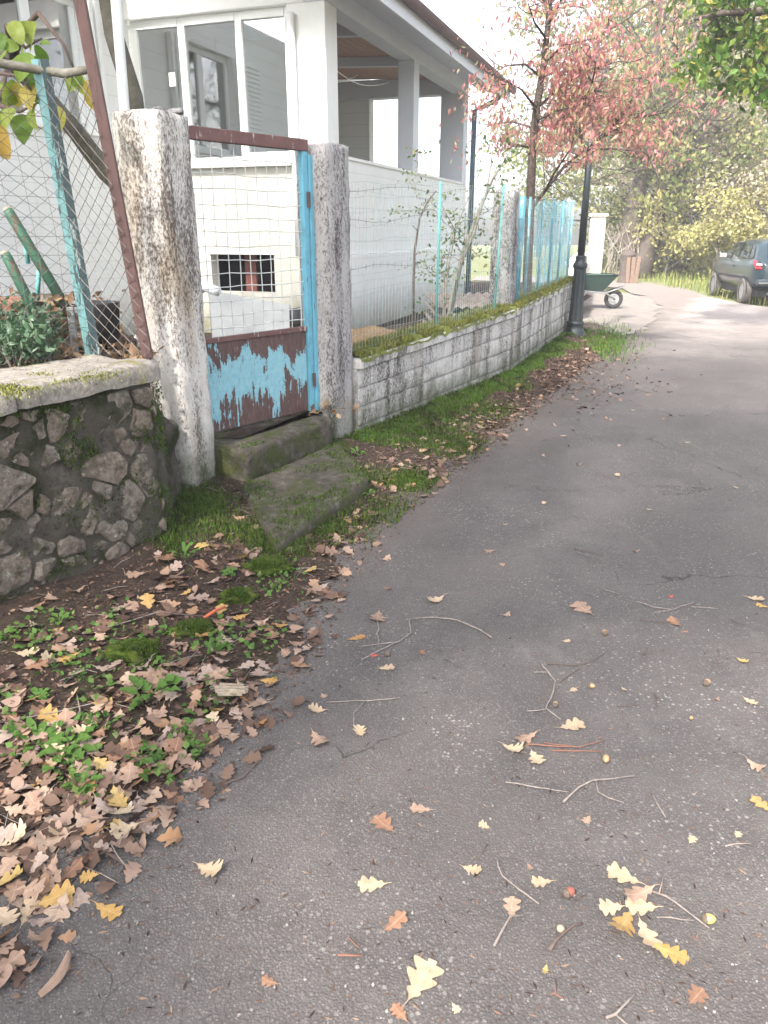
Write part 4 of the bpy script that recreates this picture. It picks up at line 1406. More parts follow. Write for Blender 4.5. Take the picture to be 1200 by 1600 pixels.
# ------------------------------------------------------------------ parked car
def car():
    hd = unit(.13, .99); rt = (hd[1], -hd[0])
    wl = G(1160, 473)                      # left rear wheel on the ground
    W, LEN, WB_ = 1.70, 4.15, 2.48
    o = (wl.x + rt[0] * (W / 2 - .06), wl.y + rt[1] * (W / 2 - .06))
    t = thing('car', 'dark green hatchback car parked on the grass edge of the track', 'car', (o[0], o[1], -.02))
    zg = -.025
    X = lambda a, b, z: Vector((o[0] + hd[0] * a + rt[0] * b, o[1] + hd[1] * a + rt[1] * b, z + zg))
    # stations from the tail (a=-.72) to the nose; each: sill, waist, belt, roof half widths and heights
    st = [(-.72, .42, .62, .78, .80), (-.66, .34, .66, .92, .94), (-.50, .30, .82, .97, 1.02), (-.28, .27, .84, .97, 1.30), (.0, .25, .85, .96, 1.42),
          (.5, .22, .85, .95, 1.45), (1.1, .22, .85, .94, 1.44), (1.6, .22, .85, .93, 1.36), (2.05, .22, .85, .93, 1.12), (2.35, .24, .84, .90, .96), (2.9, .28, .80, .84, .88), (3.25, .34, .70, .72, .76), (3.40, .40, .58, .60, .62)]
    rings = []
    for a, zs, wd, zb, zr_ in st:
        half = W / 2 * min(1.0, wd / .85)
        cab = max(0, min(1, (zr_ - zb) / .45))
        rw = half * (1 - .22 * cab) if cab > .05 else half * .96
        ring = [(-half * .90, zs), (-half * 1.0, (zs + zb) / 2 - .02), (-half * .985, zb - .04), (-half * .95, zb), (-rw, zb + (zr_ - zb) * .88), (-rw * .86, zr_ - .005), (0, zr_ + .02),
                (rw * .86, zr_ - .005), (rw, zb + (zr_ - zb) * .88), (half * .95, zb), (half * .985, zb - .04), (half, (zs + zb) / 2 - .02), (half * .90, zs)]
        rings.append((a, ring))
    V, F = [], []
    n = 13
    for a, ring in rings:
        V += [X(a, b, z) for b, z in ring]
    for i in range(len(rings) - 1):
        for k in range(n - 1):
            F.append((i * n + k, i * n + k + 1, (i + 1) * n + k + 1, (i + 1) * n + k))
        F.append((i * n + n - 1, i * n, (i + 1) * n, (i + 1) * n + n - 1))
    F.append(tuple(range(n))); F.append(tuple(reversed(range((len(rings) - 1) * n, len(rings) * n))))
    bm = bmesh.new()
    for v in V: bm.verts.new(v)
    bm.verts.ensure_lookup_table()
    for f in F: bm.faces.new([bm.verts[i] for i in f])
    bmesh.ops.recalc_face_normals(bm, faces=bm.faces)
    me = bpy.data.meshes.new('body'); bm.to_mesh(me); bm.free()
    body = link('body', me, 'car_paint', t, True)
    md = body.modifiers.new('smooth', 'SUBSURF'); md.levels = 1; md.render_levels = 2
    def patch(name, pts, mat, lift=.012, parent=t):
        c = sum(pts, Vector()) / len(pts)
        nrm = (pts[1] - pts[0]).cross(pts[2] - pts[0]).normalized()
        cc = X(.8, 0, .8)
        if nrm.dot(c - cc) < 0: nrm = -nrm
        k = len(pts)
        V = [p - nrm * .01 for p in pts] + [p + nrm * lift for p in pts]
        F = [tuple(range(k - 1, -1, -1)), tuple(range(k, 2 * k))] + [(i, (i + 1) % k, k + (i + 1) % k, k + i) for i in range(k)]
        return MB().add(V, F).build(name, mat, parent)
    # rear window, side windows, windscreen
    patch('rear_window', [X(-.50, -.55, 1.04), X(-.50, .55, 1.04), X(-.18, .50, 1.36), X(-.18, -.50, 1.36)], 'car_glass', .03)
    for s_ in (-1, 1):
        hw = W / 2
        patch('side_window', [X(.02, s_ * hw * .93, 1.0), X(.72, s_ * hw * .93, .99), X(.72, s_ * hw * .80, 1.36), X(.18, s_ * hw * .80, 1.35)], 'car_glass', .02)
        patch('side_window', [X(.80, s_ * hw * .93, .99), X(1.82, s_ * hw * .93, .98), X(1.42, s_ * hw * .80, 1.33), X(.80, s_ * hw * .80, 1.36)], 'car_glass', .02)
        patch('side_window', [X(-.30, s_ * hw * .92, 1.03), X(-.04, s_ * hw * .93, 1.0), X(.10, s_ * hw * .81, 1.32), X(-.05, s_ * hw * .82, 1.27)], 'car_glass', .02)
        tl = patch('tail_lamp', [X(-.66, s_ * .42, .78), X(-.60, s_ * .80, .80), X(-.44, s_ * .835, .97), X(-.52, s_ * .44, .965)], 'tail_red', .035)
        patch('lamp_strip', [X(-.625, s_ * .45, .868), X(-.565, s_ * .79, .872), X(-.548, s_ * .79, .905), X(-.605, s_ * .45, .902)], 'tail_pale', .045, t)
        patch('body_moulding', [X(-.2, s_ * hw * 1.0, .56), X(2.2, s_ * hw * 1.0, .55), X(2.2, s_ * hw, .60), X(-.2, s_ * hw, .61)], 'car_black', .012)
        m_ = MB().obox((X(1.60, s_ * (hw + .10), 0).x, X(1.60, s_ * (hw + .10), 0).y), hd, rt, -.04, .05, -.10, .10, .98 + zg, 1.11 + zg).build('wing_mirror', 'car_paint', t, False, .02)
        q = MB().obox((X(1.555, s_ * (hw + .10), 0).x, X(1.555, s_ * (hw + .10), 0).y), hd, rt, -.003, .003, -.085, .085, .995 + zg, 1.095 + zg).build('mirror_glass', 'steel', m_)
        patch('door_handle', [X(.86, s_ * hw * .995, .80), X(1.02, s_ * hw * .995, .80), X(1.02, s_ * hw * .99, .84), X(.86, s_ * hw * .99, .84)], 'car_black', .02)
    patch('windscreen', [X(1.72, -.60, 1.34), X(1.72, .60, 1.34), X(2.28, .66, 1.0), X(2.28, -.66, 1.0)], 'car_glass', .03)
    MB().obox((o[0], o[1]), hd, rt, -.76, -.60, -.76, .76, .44 + zg, .60 + zg).build('rear_bumper', 'car_paint', t, False, .05)
    MB().obox((o[0], o[1]), hd, rt, -.775, -.755, -.74, .74, .50 + zg, .53 + zg).build('bumper_strip', 'steel', t)
    MB().obox((o[0], o[1]), hd, rt, -.73, -.64, -.26, .26, .70 + zg, .80 + zg).build('number_plate', 'plate_white', t)
    MB().tube([X(-.70, -.45, .27), X(-.40, -.45, .27)], .03, 10).build('exhaust', 'steel', t, True)
    MB().obox((o[0], o[1]), hd, rt, -.55, 3.1, -.70, .70, .20 + zg, .34 + zg).build('underbody', 'car_black', t)
    # wheels
    for a in (0, WB_):
        for s_ in (-1, 1):
            R_, b0 = .295, s_ * (W / 2 - .065)
            V, F = [], []
            prof = [(.19, .085), (.25, .095), (.285, .08), (.295, .045), (.295, -.045), (.285, -.08), (.25, -.095), (.19, -.085)]
            nn = 26
            for i in range(nn):
                q = 2 * math.pi * i / nn
                V += [X(a + r_ * math.cos(q), b0 + b, .295 + r_ * math.sin(q)) for r_, b in prof]
            m = len(prof)
            for i in range(nn):
                for j in range(m - 1):
                    F.append((i * m + j, i * m + j + 1, ((i + 1) % nn) * m + j + 1, ((i + 1) % nn) * m + j))
            wh = MB().add(V, F).build('wheel', 'tyre_dusty', t, True)
            V = []
            for b in (-.07, .07):
                V += [X(a + .195 * math.cos(2 * math.pi * i / nn), b0 + b, .295 + .195 * math.sin(2 * math.pi * i / nn)) for i in range(nn)]
            F = [tuple(range(nn - 1, -1, -1)), tuple(range(nn, 2 * nn))] + [(i, (i + 1) % nn, nn + (i + 1) % nn, nn + i) for i in range(nn)]
            MB().add(V, F).build('rim', 'steel', wh)
            # dark arch
            V = []
            for b in (0, 1):
                for i in range(15):
                    q = math.pi * i / 14
                    V.append(X(a + .35 * math.cos(q), s_ * (W / 2 - .012 + .016 * b) * (1.0), .28 + .35 * math.sin(q)))
            F = [tuple(range(15)), tuple(range(29, 14, -1))] + [(i, i + 1, 16 + i, 15 + i) for i in range(14)]
            MB().add(V, F).build('wheel_arch', 'car_black', t)
car()

# ------------------------------------------------------------------ far gate pillar and its wall
q = G(925, 456)
t = thing('boundary_pillar', 'tall clean white pillar with cap far behind the wheelbarrow', 'pillar', (q.x, q.y, 0))
d = unit(.3, .95)
rough_prism('shaft', [off((q.x, q.y), d, -.2, -.2), off((q.x, q.y), d, .2, -.2), off((q.x, q.y), d, .2, .2), off((q.x, q.y), d, -.2, .2)], -.05, 1.95, 'limewash_clean', t, .1, .006, .002, .04)
MB().obox((q.x, q.y), d, left(d), -.25, .25, -.25, .25, 1.951, 2.02).build('cap', 'limewash_clean', t, False, .01)
e = (q.x - .22, q.y - .3)
t = thing('boundary_wall', 'white rendered garden wall between the blue netting and the far pillar', 'wall', (e[0], e[1], 0))
a, b = (3.4, 13.9), (e[0] - .05, e[1] - .1)
dd = unit(b[0] - a[0], b[1] - a[1]); LL = math.hypot(b[0] - a[0], b[1] - a[1])
rough_prism('panel', [off(a, dd, .6, .06), off(a, dd, LL, .06), off(a, dd, LL, .26), off(a, dd, .6, .26)], -.05, 1.0, 'limewash_clean', t, .15, .006, .002, .04)
rough_prism('coping', [off(a, dd, .6, .02), off(a, dd, LL, .02), off(a, dd, LL, .30), off(a, dd, .6, .30)], 1.002, 1.06, 'limewash_clean', t, .15, .006, .002, .0)

# ------------------------------------------------------------------ things in the garden
def garden_things():
    rg = random.Random(21)
    # leaning green poles of an old frame behind the chain link fence
    def pole(u0, v0, u1, v1, y0, y1, r_, label, cross=None):
        a, b = GY(u0, v0, y0), GY(u1, v1, y1)
        d = (b - a).normalized()
        t = thing('garden_pole', label, 'pole', tuple(b))
        MB().tube([a, a + d * .03, b + d * .15], [r_ * .9, r_, r_], 10).build('shaft', 'green_pole_paint', t, True)
        MB().tube([a - d * .012, a], [r_ * .7, r_ * .9], 10).build('cut_end', 'wood_rot', t)
        if cross:
            for (cu, cv, du, dv, yy) in cross:
                MB().tube([GY(cu, cv, yy), GY(du, dv, yy)], .014, 8).build('strut', 'green_post_paint', t, True)
    pole(12, 328, 92, 462, 4.75, 4.7, .030, 'long leaning pole with dark green paint behind the chain link fence', [(38, 370, 44, 412, 4.76), (62, 412, 58, 468, 4.74)])
    pole(8, 396, 56, 492, 4.45, 4.42, .028, 'shorter mossy brown and green pole leaning beside the bush', None)
    # heap of old bricks and roof tile pieces
    t = thing('rubble_heap', 'heap of broken bricks, tiles and twigs behind the chain link fence', 'rubble', (-2.1, 4.7, .93))
    for i in range(34):
        c = Vector((rg.uniform(-2.75, -1.72), rg.uniform(4.45, 5.0), .95))
        c.z += .34 * max(0, 1 - abs(c.x + 2.3) / .6) * rg.random() + .02
        m = Matrix.Rotation(rg.uniform(0, 6), 3, 'Z') @ Matrix.Rotation(rg.uniform(-.5, .5), 3, 'X')
        MB().box(c, rg.uniform(.10, .22), rg.uniform(.07, .11), rg.uniform(.04, .07), m).build('brick', rg.choice(('brick_red', 'brick_red', 'plank_old', 'rubble_stone')), t, False, .006)
    leaf_cloud('dry_leaves', np.array([(rg.uniform(-2.8, -1.65), rg.uniform(4.3, 5.1), .95 + rg.random() * .3) for _ in range(500)]), .06, 'debris_leaf', t, .6)['kind'] = 'stuff'
    # upright grey plate and dark bin behind
    t = thing('metal_plate', 'narrow grey metal strip propped upright beside the teal fence post', 'plate', (-1.68, 4.35, .93))
    a = GY(112, 558, 4.32); b = GY(103, 480, 4.36)
    MB().hexa([a, a + Vector((.035, .01, 0)), a + Vector((.035, .03, 0)), a + Vector((0, .02, 0)), b, b + Vector((.035, .01, 0)), b + Vector((.035, .03, 0)), b + Vector((0, .02, 0))]).build('strip', 'scrap_grey', t, False, .003)
    t = thing('dark_bucket', 'dark blue grey bucket standing behind the teal fence post', 'bucket', (-1.72, 4.75, .93))
    MB().lathe([(.09, .0), (.12, .26), (.125, .27), (.112, .27), (.085, .02)], (-1.70, 4.72, .93), 18).build('tub', 'cellar_dark', t, True)
    MB().tube([(-1.82, 4.72, 1.19), (-1.78, 4.70, 1.11), (-1.70, 4.60, 1.10), (-1.62, 4.70, 1.11), (-1.58, 4.72, 1.19)], .004, 5).build('handle', 'steel', t)
    # garden bush
    t = thing('garden_bush', 'low feathery green bush growing behind the chain link fence', 'bush', (-2.15, 4.2, .93))
    mb = MB(); tips = []
    for i in range(16):
        b = Vector((rg.uniform(-2.6, -1.75), rg.uniform(3.75, 4.35), .93))
        grow(mb, b, (rg.uniform(-.3, .3), rg.uniform(-.3, .3), 1), rg.uniform(.10, .2), .006, 2, rg, tips, 2, .6, .7, .2, .1, 4, .0015)
    mb.build('stems', 'bramble', t)['kind'] = 'stuff'
    leaf_cloud('foliage', tip_points(tips, 16, .045, rg), .035, 'garden_leaf', t, .5)['kind'] = 'stuff'
    # slim white pole standing behind the whitewashed pillar
    a, b = GY(195, 175, 5.25), GY(181, 0, 5.25)
    t = thing('white_pole', 'slim white metal pole rising behind the whitewashed gate pillar', 'pole', (a.x, a.y, .93))
    dn = (a - b).normalized()
    MB().tube([a + dn * (a.z - .90), a, b, b - dn * .9], .031, 12).build('shaft', 'pipe_white', t, True)
    MB().lathe([(.06, 0), (.06, .015), (.034, .02)], (a.x + dn.x * (a.z - .92), a.y + dn.y * (a.z - .92), .925), 12).build('foot_plate', 'pipe_white', t)
    # behind the gate
    t = thing('grey_board', 'slanting pale grey sheet leaning under the dark cellar window', 'board', (-1.5, 8.6, .3))
    ps = [GY(325, 452, 8.9), GY(452, 476, 8.7), GY(452, 512, 8.1), GY(330, 512, 8.1)]
    for p in (ps[2], ps[3]): p.z = .30
    MB().hexa([p - Vector((0, 0, .02)) for p in (ps[3], ps[2], ps[1], ps[0])] + [p for p in (ps[3], ps[2], ps[1], ps[0])]).build('sheet', 'grey_sheet', t, False, .004)
    MB().hexa([ps[0] + Vector((-.0, .01, -.03)), ps[1] + Vector((0, .01, -.03)), Vector((ps[1].x, ps[1].y + .05, .3)), Vector((ps[0].x, ps[0].y + .05, .3)),
               ps[0] + Vector((0, .03, -.03)), ps[1] + Vector((0, .03, -.03)), Vector((ps[1].x, ps[1].y + .07, .3)), Vector((ps[0].x, ps[0].y + .07, .3))]).build('prop', 'plank_old', t)
    t = thing('black_boots', 'pair of black rubber boots standing behind the blue gate', 'boots', (-1.25, 9.3, .3))
    for k, (u, v) in enumerate(((432, 495), (452, 490))):
        c = GY(u, v, 9.25 + .12 * k)
        zz = .31
        MB().tube([(c.x - .20, c.y, zz + .06), (c.x - .10, c.y, zz + .075), (c.x + .02, c.y, zz + .09), (c.x + .06, c.y + .02, zz + .24), (c.x + .04, c.y + .03, zz + .42)], [.04, .07, .08, .085, .095], 10).build('boot', 'black_plastic', t, True)
    t = thing('white_pipe', 'short white plastic pipe end poking out beside the pillar', 'pipe', (-1.9, 7.6, .9))
    a, b = GY(318, 448, 7.6), GY(340, 455, 7.45)
    MB().tube([a + (a - b) * 3 + Vector((0, 0, -.4)), a, b], [.04, .045, .045], 12).build('pipe', 'pipe_white', t, True)
    # behind the low wall: sack, sheets, stake, crate
    c = GY(585, 515, 7.4)
    clump('sack', (-.06, 7.75, .38), .50, .42, .30, 'sacking', None, .5, .30, 4, 3)
    tag(bpy.context.scene.objects['sack'], 'heap of ochre sacking on the soil behind the netting', 'sack')
    t = thing('corrugated_sheets', 'stack of rusty corrugated sheets lying behind the wire netting', 'sheets', (.9, 9.7, .3))
    for k in range(4):
        V, F = [], []
        nx = 40
        o = Vector((.62 + .02 * k, 9.75 + .10 * k, .34 + .11 * k)); ux = Vector((.99, .14, .0)) ; uy = Vector((-.12, .99, .12))
        for side in (0, 1):
            for i in range(nx + 1):
                for j in (0, 1):
                    p = o + ux * (.98 * i / nx) + uy * (.9 * j) + Vector((0, 0, .018 * math.sin(i * 1.3) + .008 * side))
                    V.append(p)
        N_ = 2 * (nx + 1)
        for i in range(nx):
            F.append((2 * i, 2 * i + 2, 2 * i + 3, 2 * i + 1)); F.append((N_ + 2 * i + 1, N_ + 2 * i + 3, N_ + 2 * i + 2, N_ + 2 * i))
            F.append((2 * i, N_ + 2 * i, N_ + 2 * i + 2, 2 * i + 2))
        MB().add(V, F).build('sheet', 'corrugated', t)
    MB().obox((.6, 9.7), (1, .14), (-.14, 1), .0, .95, .1, .8, .30, .335).build('bearer', 'plank_old', t)
    t = thing('wooden_stake', 'short dark stake standing in the soil beside the corrugated sheets', 'stake', (.45, 9.4, .3))
    a = GY(645, 498, 8.9); 
    MB().tube([(a.x, a.y, .29), (a.x + .01, a.y, .62), (a.x + .015, a.y, .74)], [.035, .032, .02], 8).build('shaft', 'bark', t)
    t = thing('black_crate', 'small black ribbed crate beside the corrugated sheets', 'crate', (1.55, 10.5, .3))
    c = (1.60, 10.6)
    for i in range(7):
        MB().obox(c, (1, 0), (0, 1), -.2 + i * .065, -.2 + i * .065 + .035, -.16, .16, .335, .56).build('rib', 'black_plastic', t)
    MB().obox(c, (1, 0), (0, 1), -.21, .24, -.15, .15, .30, .334).build('floor', 'black_plastic', t)
    # loose dry leaves and twigs on the garden soil
    P = [(*off(WA, unit(WB[0] - WA[0], WB[1] - WA[1]), rg.uniform(0, 3.3), rg.uniform(.3, 2.2)), .31 + rg.random() * .05) for _ in range(2200)]
    P += [(rg.uniform(-1.6, -.2), rg.uniform(5.6, 9.2), .31 + rg.random() * .04) for _ in range(900)]
    P += [(rg.uniform(-2.6, -1.3), rg.uniform(3.9, 4.9), .94 + rg.random() * .03) for _ in range(500)]
    tag(leaf_cloud('garden_litter', np.array(P), .06, 'debris_leaf', None, .6, 0, .5, 3), 'brown dead leaves strewn over the garden soil behind the fence', 'leaves', kind='stuff')
garden_things()

# rose-like shrub climbing behind the netting
def shrub():
    rg = random.Random(5)
    b = GY(690, 500, 8.2); b.z = .3
    t = thing('climbing_shrub', 'tall thin-stemmed shrub with sparse small leaves behind the wire netting', 'shrub', tuple(b))
    mb = MB(); tips = []
    def stem(uv, r0, r1, y):
        pts = [GY(u, v, y + k * .03) for k, (u, v) in enumerate(uv)]
        pts[0] = b.copy() if uv[0][0] > 680 and uv[0][1] > 450 else pts[0]
        mb.tube(pts, [r0 + (r1 - r0) * i / (len(pts) - 1) for i in range(len(pts))], 7)
        for i in range(1, len(pts)):
            for q in range(5):
                f = rg.random()
                p = pts[i - 1] * (1 - f) + pts[i] * f
                tips.append((p, Vector((0, 0, 1))))
        return pts
    stem([(700, 492), (722, 400), (748, 330), (770, 280), (795, 240)], .030, .007, 8.3)
    stem([(702, 492), (712, 430), (740, 365), (760, 300), (768, 255)], .022, .006, 8.2)
    stem([(690, 495), (700, 420), (712, 360), (735, 300)], .012, .004, 8.25)
    stem([(688, 495), (695, 430), (708, 360)], .010, .004, 8.3)
    stem([(712, 362), (690, 320), (700, 300)], .006, .003, 8.25)
    for k in range(26):
        p, d = rg.choice(tips)
        grow(mb, p, (rg.gauss(0, 1), rg.gauss(0, .5), rg.uniform(.1, 1)), rg.uniform(.12, .3), .005, 1, rg, tips, 2, .7, .7, .2, .0, 4, .002)
    mb.build('stems', 'bark_pale', t, True)
    leaf_cloud('foliage', tip_points(tips, 2, .07, rg), .05, 'shrub_leaf', t, .55)['kind'] = 'stuff'
shrub()
a = GY(646, 490, 8.1); a.z = .29
t = thing('bare_shoot', 'single bare dark shoot curving up behind the wire netting', 'shoot', tuple(a))
MB().tube([a, GY(646, 440, 8.1), GY(648, 390, 8.12), GY(656, 340, 8.14), GY(668, 315, 8.15), GY(682, 298, 8.16)], [.014, .013, .012, .010, .008, .005], 7).build('stem', 'bark', t, True)
for k_, (u_, v_) in enumerate(((648, 400), (652, 360), (664, 322))):
    q_ = GY(u_, v_, 8.12)
    MB().tube([q_, q_ + Vector((.05 * (-1) ** k_, 0, .05))], [.006, .002], 5).build('thorn', 'bark', t)

# ------------------------------------------------------------------ red tree behind the bend of the wall
def red_tree():
    rg = random.Random(9)
    y = 10.3
    b = GY(824, 465, y); b.z = .30
    t = thing('red_leaved_tree', 'slender tree with drooping red autumn leaves behind the blue netting', 'tree', tuple(b))
    mb = MB(); tips = []
    def limb(uv, r0, r1, dy=0.0, n=8):
        pts = [GY(u, v, y + dy * k / max(1, len(uv) - 1)) for k, (u, v) in enumerate(uv)]
        mb.tube(pts, [r0 + (r1 - r0) * i / (len(pts) - 1) for i in range(len(pts))], n)
        return pts
    tr = [b] + [GY(u, v, y) for u, v in ((826, 380), (829, 300), (832, 230), (838, 170), (850, 100), (856, 40), (858, -40), (866, -130))]
    mb.tube(tr, [.062, .058, .055, .05, .046, .04, .034, .028, .018], 10)
    allp = []
    limbs = [
        [(827, 330), (850, 300), (880, 262), (912, 235), (945, 212), (990, 185), (1040, 150)], [(945, 212), (985, 160), (1030, 110), (1075, 60)], [(930, 60), (980, 30), (1020, 0)], [(990, 185), (1040, 175), (1085, 140)],
        [(850, 302), (866, 270), (890, 235), (905, 190)],
        [(912, 235), (960, 232), (1010, 238)],
        [(838, 170), (815, 140), (780, 120)], [(845, 120), (820, 100), (790, 103), (765, 118)], [(850, 100), (880, 70), (930, 60)], [(853, 60), (835, 35), (825, 5)], [(856, 40), (875, 5), (885, -30)],
        [(838, 170), (870, 140), (915, 110), (970, 95)], [(834, 200), (800, 190), (760, 195)], [(836, 190), (865, 175), (900, 165), (950, 150)], [(857, 10), (900, -40), (960, -60)], [(857, 10), (820, -40), (780, -60)],
        [(912, 235), (905, 195), (915, 160)], [(915, 160), (925, 130), (932, 95)], [(900, 165), (922, 150), (948, 120)], [(880, 70), (915, 95), (940, 110)], [(915, 110), (930, 140), (940, 165)], [(832, 232), (805, 225), (785, 240)],
    ]
    for i, uv in enumerate(limbs):
        pts = limb(uv, .028 if i < 2 else .016, .005, rg.uniform(-1.3, 1.3) if i > 1 else rg.uniform(-.2, .2), 6)
        allp.append(pts)
        for k in range(1, len(pts)):
            for _ in range(3):
                f = rg.random()
                p = pts[k - 1] * (1 - f) + pts[k] * f
                grow(mb, p, (rg.gauss(0, 1), rg.gauss(0, 1.1), rg.gauss(.1, .5)), rg.uniform(.2, .45), .006, 1, rg, tips, 2, .7, .7, .2, -.02, 4, .0022)
    mb.build('trunk', 'bark', t, True)
    P = tip_points(tips, 10, .14, rg)
    # open the crown: leave gaps where a coarse noise is low
    keep = [p[2] > 2.42 + .12 * math.sin(p[0] * 5) and rng.random() < .76 and nz(p[0] * 2.2, p[1] * 2.2, p[2] * 2.2) > -.10 and not (p[2] > 3.3 and p[0] < 1.75 and rng.random() < .6) for p in P]
    P = P[np.array(keep)]
    o = leaf_cloud('crown', P, .072, 'red_leaf', t, .36, 1.1, .4)
    o['kind'] = 'stuff'
red_tree()

# ------------------------------------------------------------------ trees and hedges beyond
def crown_tree(name, label, base, trunk, leafmat_, bark, size, per, spread, seed, depth=3, nb=7, L=2.6, r=.12, zlo=.5, group=None, gap=-.2, split=3):
    rg = random.Random(seed)
    t = thing(name, label, 'tree', tuple(base), group)
    mb = MB(); tips = []
    top = Vector(base)
    rr = [p[3] if len(p) > 3 else r for p in trunk]
    pts = [Vector(base) + Vector(p[:3]) for p in trunk]
    mb.tube(pts, rr, 10)
    for i in range(nb):
        f = rg.uniform(zlo, 1.0)
        k = f * (len(pts) - 1); a = int(min(k, len(pts) - 2)); k -= a
        p = pts[a] * (1 - k) + pts[a + 1] * k
        q = rg.uniform(0, 6.28)
        grow(mb, p, (math.cos(q), math.sin(q), rg.uniform(.1, .9)), L * rg.uniform(.7, 1.1), r * .5, depth, rg, tips, split, .75, .62, .2, .04, 6, .006)
    mb.build('trunk', bark, t, True)
    P = tip_points(tips, per, spread, rg)
    P = P[np.array([nz(p[0] * .8, p[1] * .8, p[2] * .8) > gap for p in P])]
    leaf_cloud('crown', P, size, leafmat_, t, .6, .3)['kind'] = 'stuff'
    return t, tips

def background():
    rg = random.Random(31)
    # big old oak with two dark stems, ivy round its foot
    b = G(992, 432)
    b.z = -.05
    t = thing('old_oak', 'old oak with two dark forked trunks at the bend of the track', 'tree', tuple(b))
    mb = MB(); tips = []
    y = b.y
    def limb(uv, r0, r1, yy=0.0, n=10):
        pts = [GY(u, v, y + yy) for u, v in uv]
        mb.tube(pts, [r0 + (r1 - r0) * i / (len(pts) - 1) for i in range(len(pts))], n)
        return pts
    L1 = limb([(980, 436), (982, 400), (986, 350), (996, 300), (1012, 262), (1020, 225)], .42, .24)
    L2 = limb([(1000, 436), (1008, 400), (1022, 360), (1034, 318), (1042, 280), (1046, 240)], .40, .20, -.5)
    L3 = limb([(1036, 312), (1055, 290), (1080, 275)], .16, .08, -.5)
    L4 = limb([(1012, 262), (990, 235), (960, 215)], .16, .08)
    L5 = limb([(1020, 225), (1030, 160), (1020, 90), (1035, 20), (1030, -60)], .23, .10)
    L6 = limb([(1046, 240), (1075, 190), (1110, 150), (1130, 80)], .19, .08, -.5)
    L7 = limb([(1046, 245), (1075, 265), (1095, 245)], .10, .05, -.5)
    for P_ in (L3, L4, L5, L6, L7):
        for k in range(1, len(P_)):
            for _ in range(4):
                f = rg.random(); p = P_[k - 1] * (1 - f) + P_[k] * f
                grow(mb, p, (rg.gauss(0, 1), rg.gauss(0, 1), rg.gauss(.2, .6)), rg.uniform(1.0, 2.0), .06, 2, rg, tips, 3, .75, .62, .2, .03, 5, .01)
    mb.build('trunk', 'bark', t, True)
    P = tip_points(tips, 7, .32, rg)
    P = P[np.array([nz(p[0] * .7, p[1] * .7, p[2] * .7) > -.14 for p in P])]
    leaf_cloud('crown', P, .17, 'oak_leaf_green', t, .6, .3)['kind'] = 'stuff'
    # ivy climbing the trunks
    t = thing('ivy', 'ivy and brambles wrapped round the foot of the old oak', 'ivy', tuple(b))
    P = []
    for _ in range(3600):
        u, v = rg.gauss(948, 22), rg.uniform(300, 435)
        p = GY(u, v, y + 1.0 + rg.gauss(0, .6)); P.append(tuple(p))
    for _ in range(2600):
        u, v = rg.gauss(1050, 32), rg.uniform(345, 430)
        p = GY(u, v, y + .6 + rg.gauss(0, .5)); P.append(tuple(p))
    P = np.array(P); P = P[np.array([nz(p[0] * 1.3, p[1], p[2] * 1.3) > -.10 for p in P])]
    mb = MB()
    for _ in range(60):
        u = rg.gauss(970, 26)
        a = GY(u, 438, y - .2); a.z = -.05
        mb.tube([a, a + Vector((rg.gauss(0, .3), rg.gauss(0, .2), .9)), a + Vector((rg.gauss(0, .6), rg.gauss(0, .3), 1.9))], [.02, .015, .006], 4)
    mb.build('stems', 'bramble', t)['kind'] = 'stuff'
    leaf_cloud('foliage', P, .16, 'ivy_leaf', t, .6)['kind'] = 'stuff'
    # stump with old boards
    s = G(985, 442)
    t = thing('tree_stump', 'brown broken stump with upright old boards beside the oak', 'stump', (s.x, s.y, 0))
    MB().lathe([(.30, -.05), (.24, .2), (.22, .7), (.25, .86), (.18, .98), (.05, 1.02)], (s.x - .12, s.y + .15, 0), 12).build('stump', 'bark', t, False)
    for k in range(3):
        a = Vector((s.x - .16 + .14 * k, s.y - .16, -.02))
        m = Matrix.Rotation(rg.uniform(-.06, .06), 3, 'Y')
        MB().box(a + Vector((0, rg.uniform(-.03, .03), .42)), .12, .04, rg.uniform(.78, .95), m).build('board', 'plank_old', t, False, .006)
    # hedge of bare brambles and saplings on the right, with a yellow hedge in front
    for i, (x, y_, hh) in enumerate(((12.6, 29.5, 6.0), (15.2, 31.0, 7.0), (17.8, 29.0, 6.5), (11.2, 34, 7.5), (14.5, 36, 8.5))):
        crown_tree('hedge_tree', ('bare twiggy sapling with pale dry leaves between the old oak and the car', 'straw-coloured thicket tree directly behind the parked car', 'pale twiggy tree at the far end of the thicket beyond the car', 'tall pale thicket tree close behind the old oak', 'tallest straw-coloured tree at the back of the thicket')[i], (x, y_, -.05),
                   [(0, 0, 0, .11), (.2, .1, hh * .35, .09), (.1, .3, hh * .7, .06), (.3, .2, hh, .03)], 'dry_hedge', 'bramble', .13, 9, .30, 40 + i, 3, 15, 1.7, .09, .08, 'pale thicket trees behind the car', -.12)
    for i, (x, y_, hh) in enumerate(((11.3, 27.6, 2.2), (12.9, 27.0, 2.6), (14.4, 26.2, 2.4), (10.2, 29.2, 1.9), (16.2, 25.6, 2.6))):
        crown_tree('hedge_shrub', ('sunny yellow green shrub second from the old oak', 'yellow hedge shrub in the middle of the row, left of the car roof', 'loose yellow shrub just behind the parked car', 'low yellow shrub right beside the old oak trunk', 'yellow shrub farthest along the row beyond the car')[i], (x, y_, -.05),
                   [(0, 0, 0, .06), (.1, .05, hh * .4, .05), (.0, .1, hh * .75, .03)], 'hedge_yellow', 'bramble', .13, 12, .22, 60 + i, 2, 14, .95, .05, .05, 'yellow shrubs along the meadow edge', -.2)
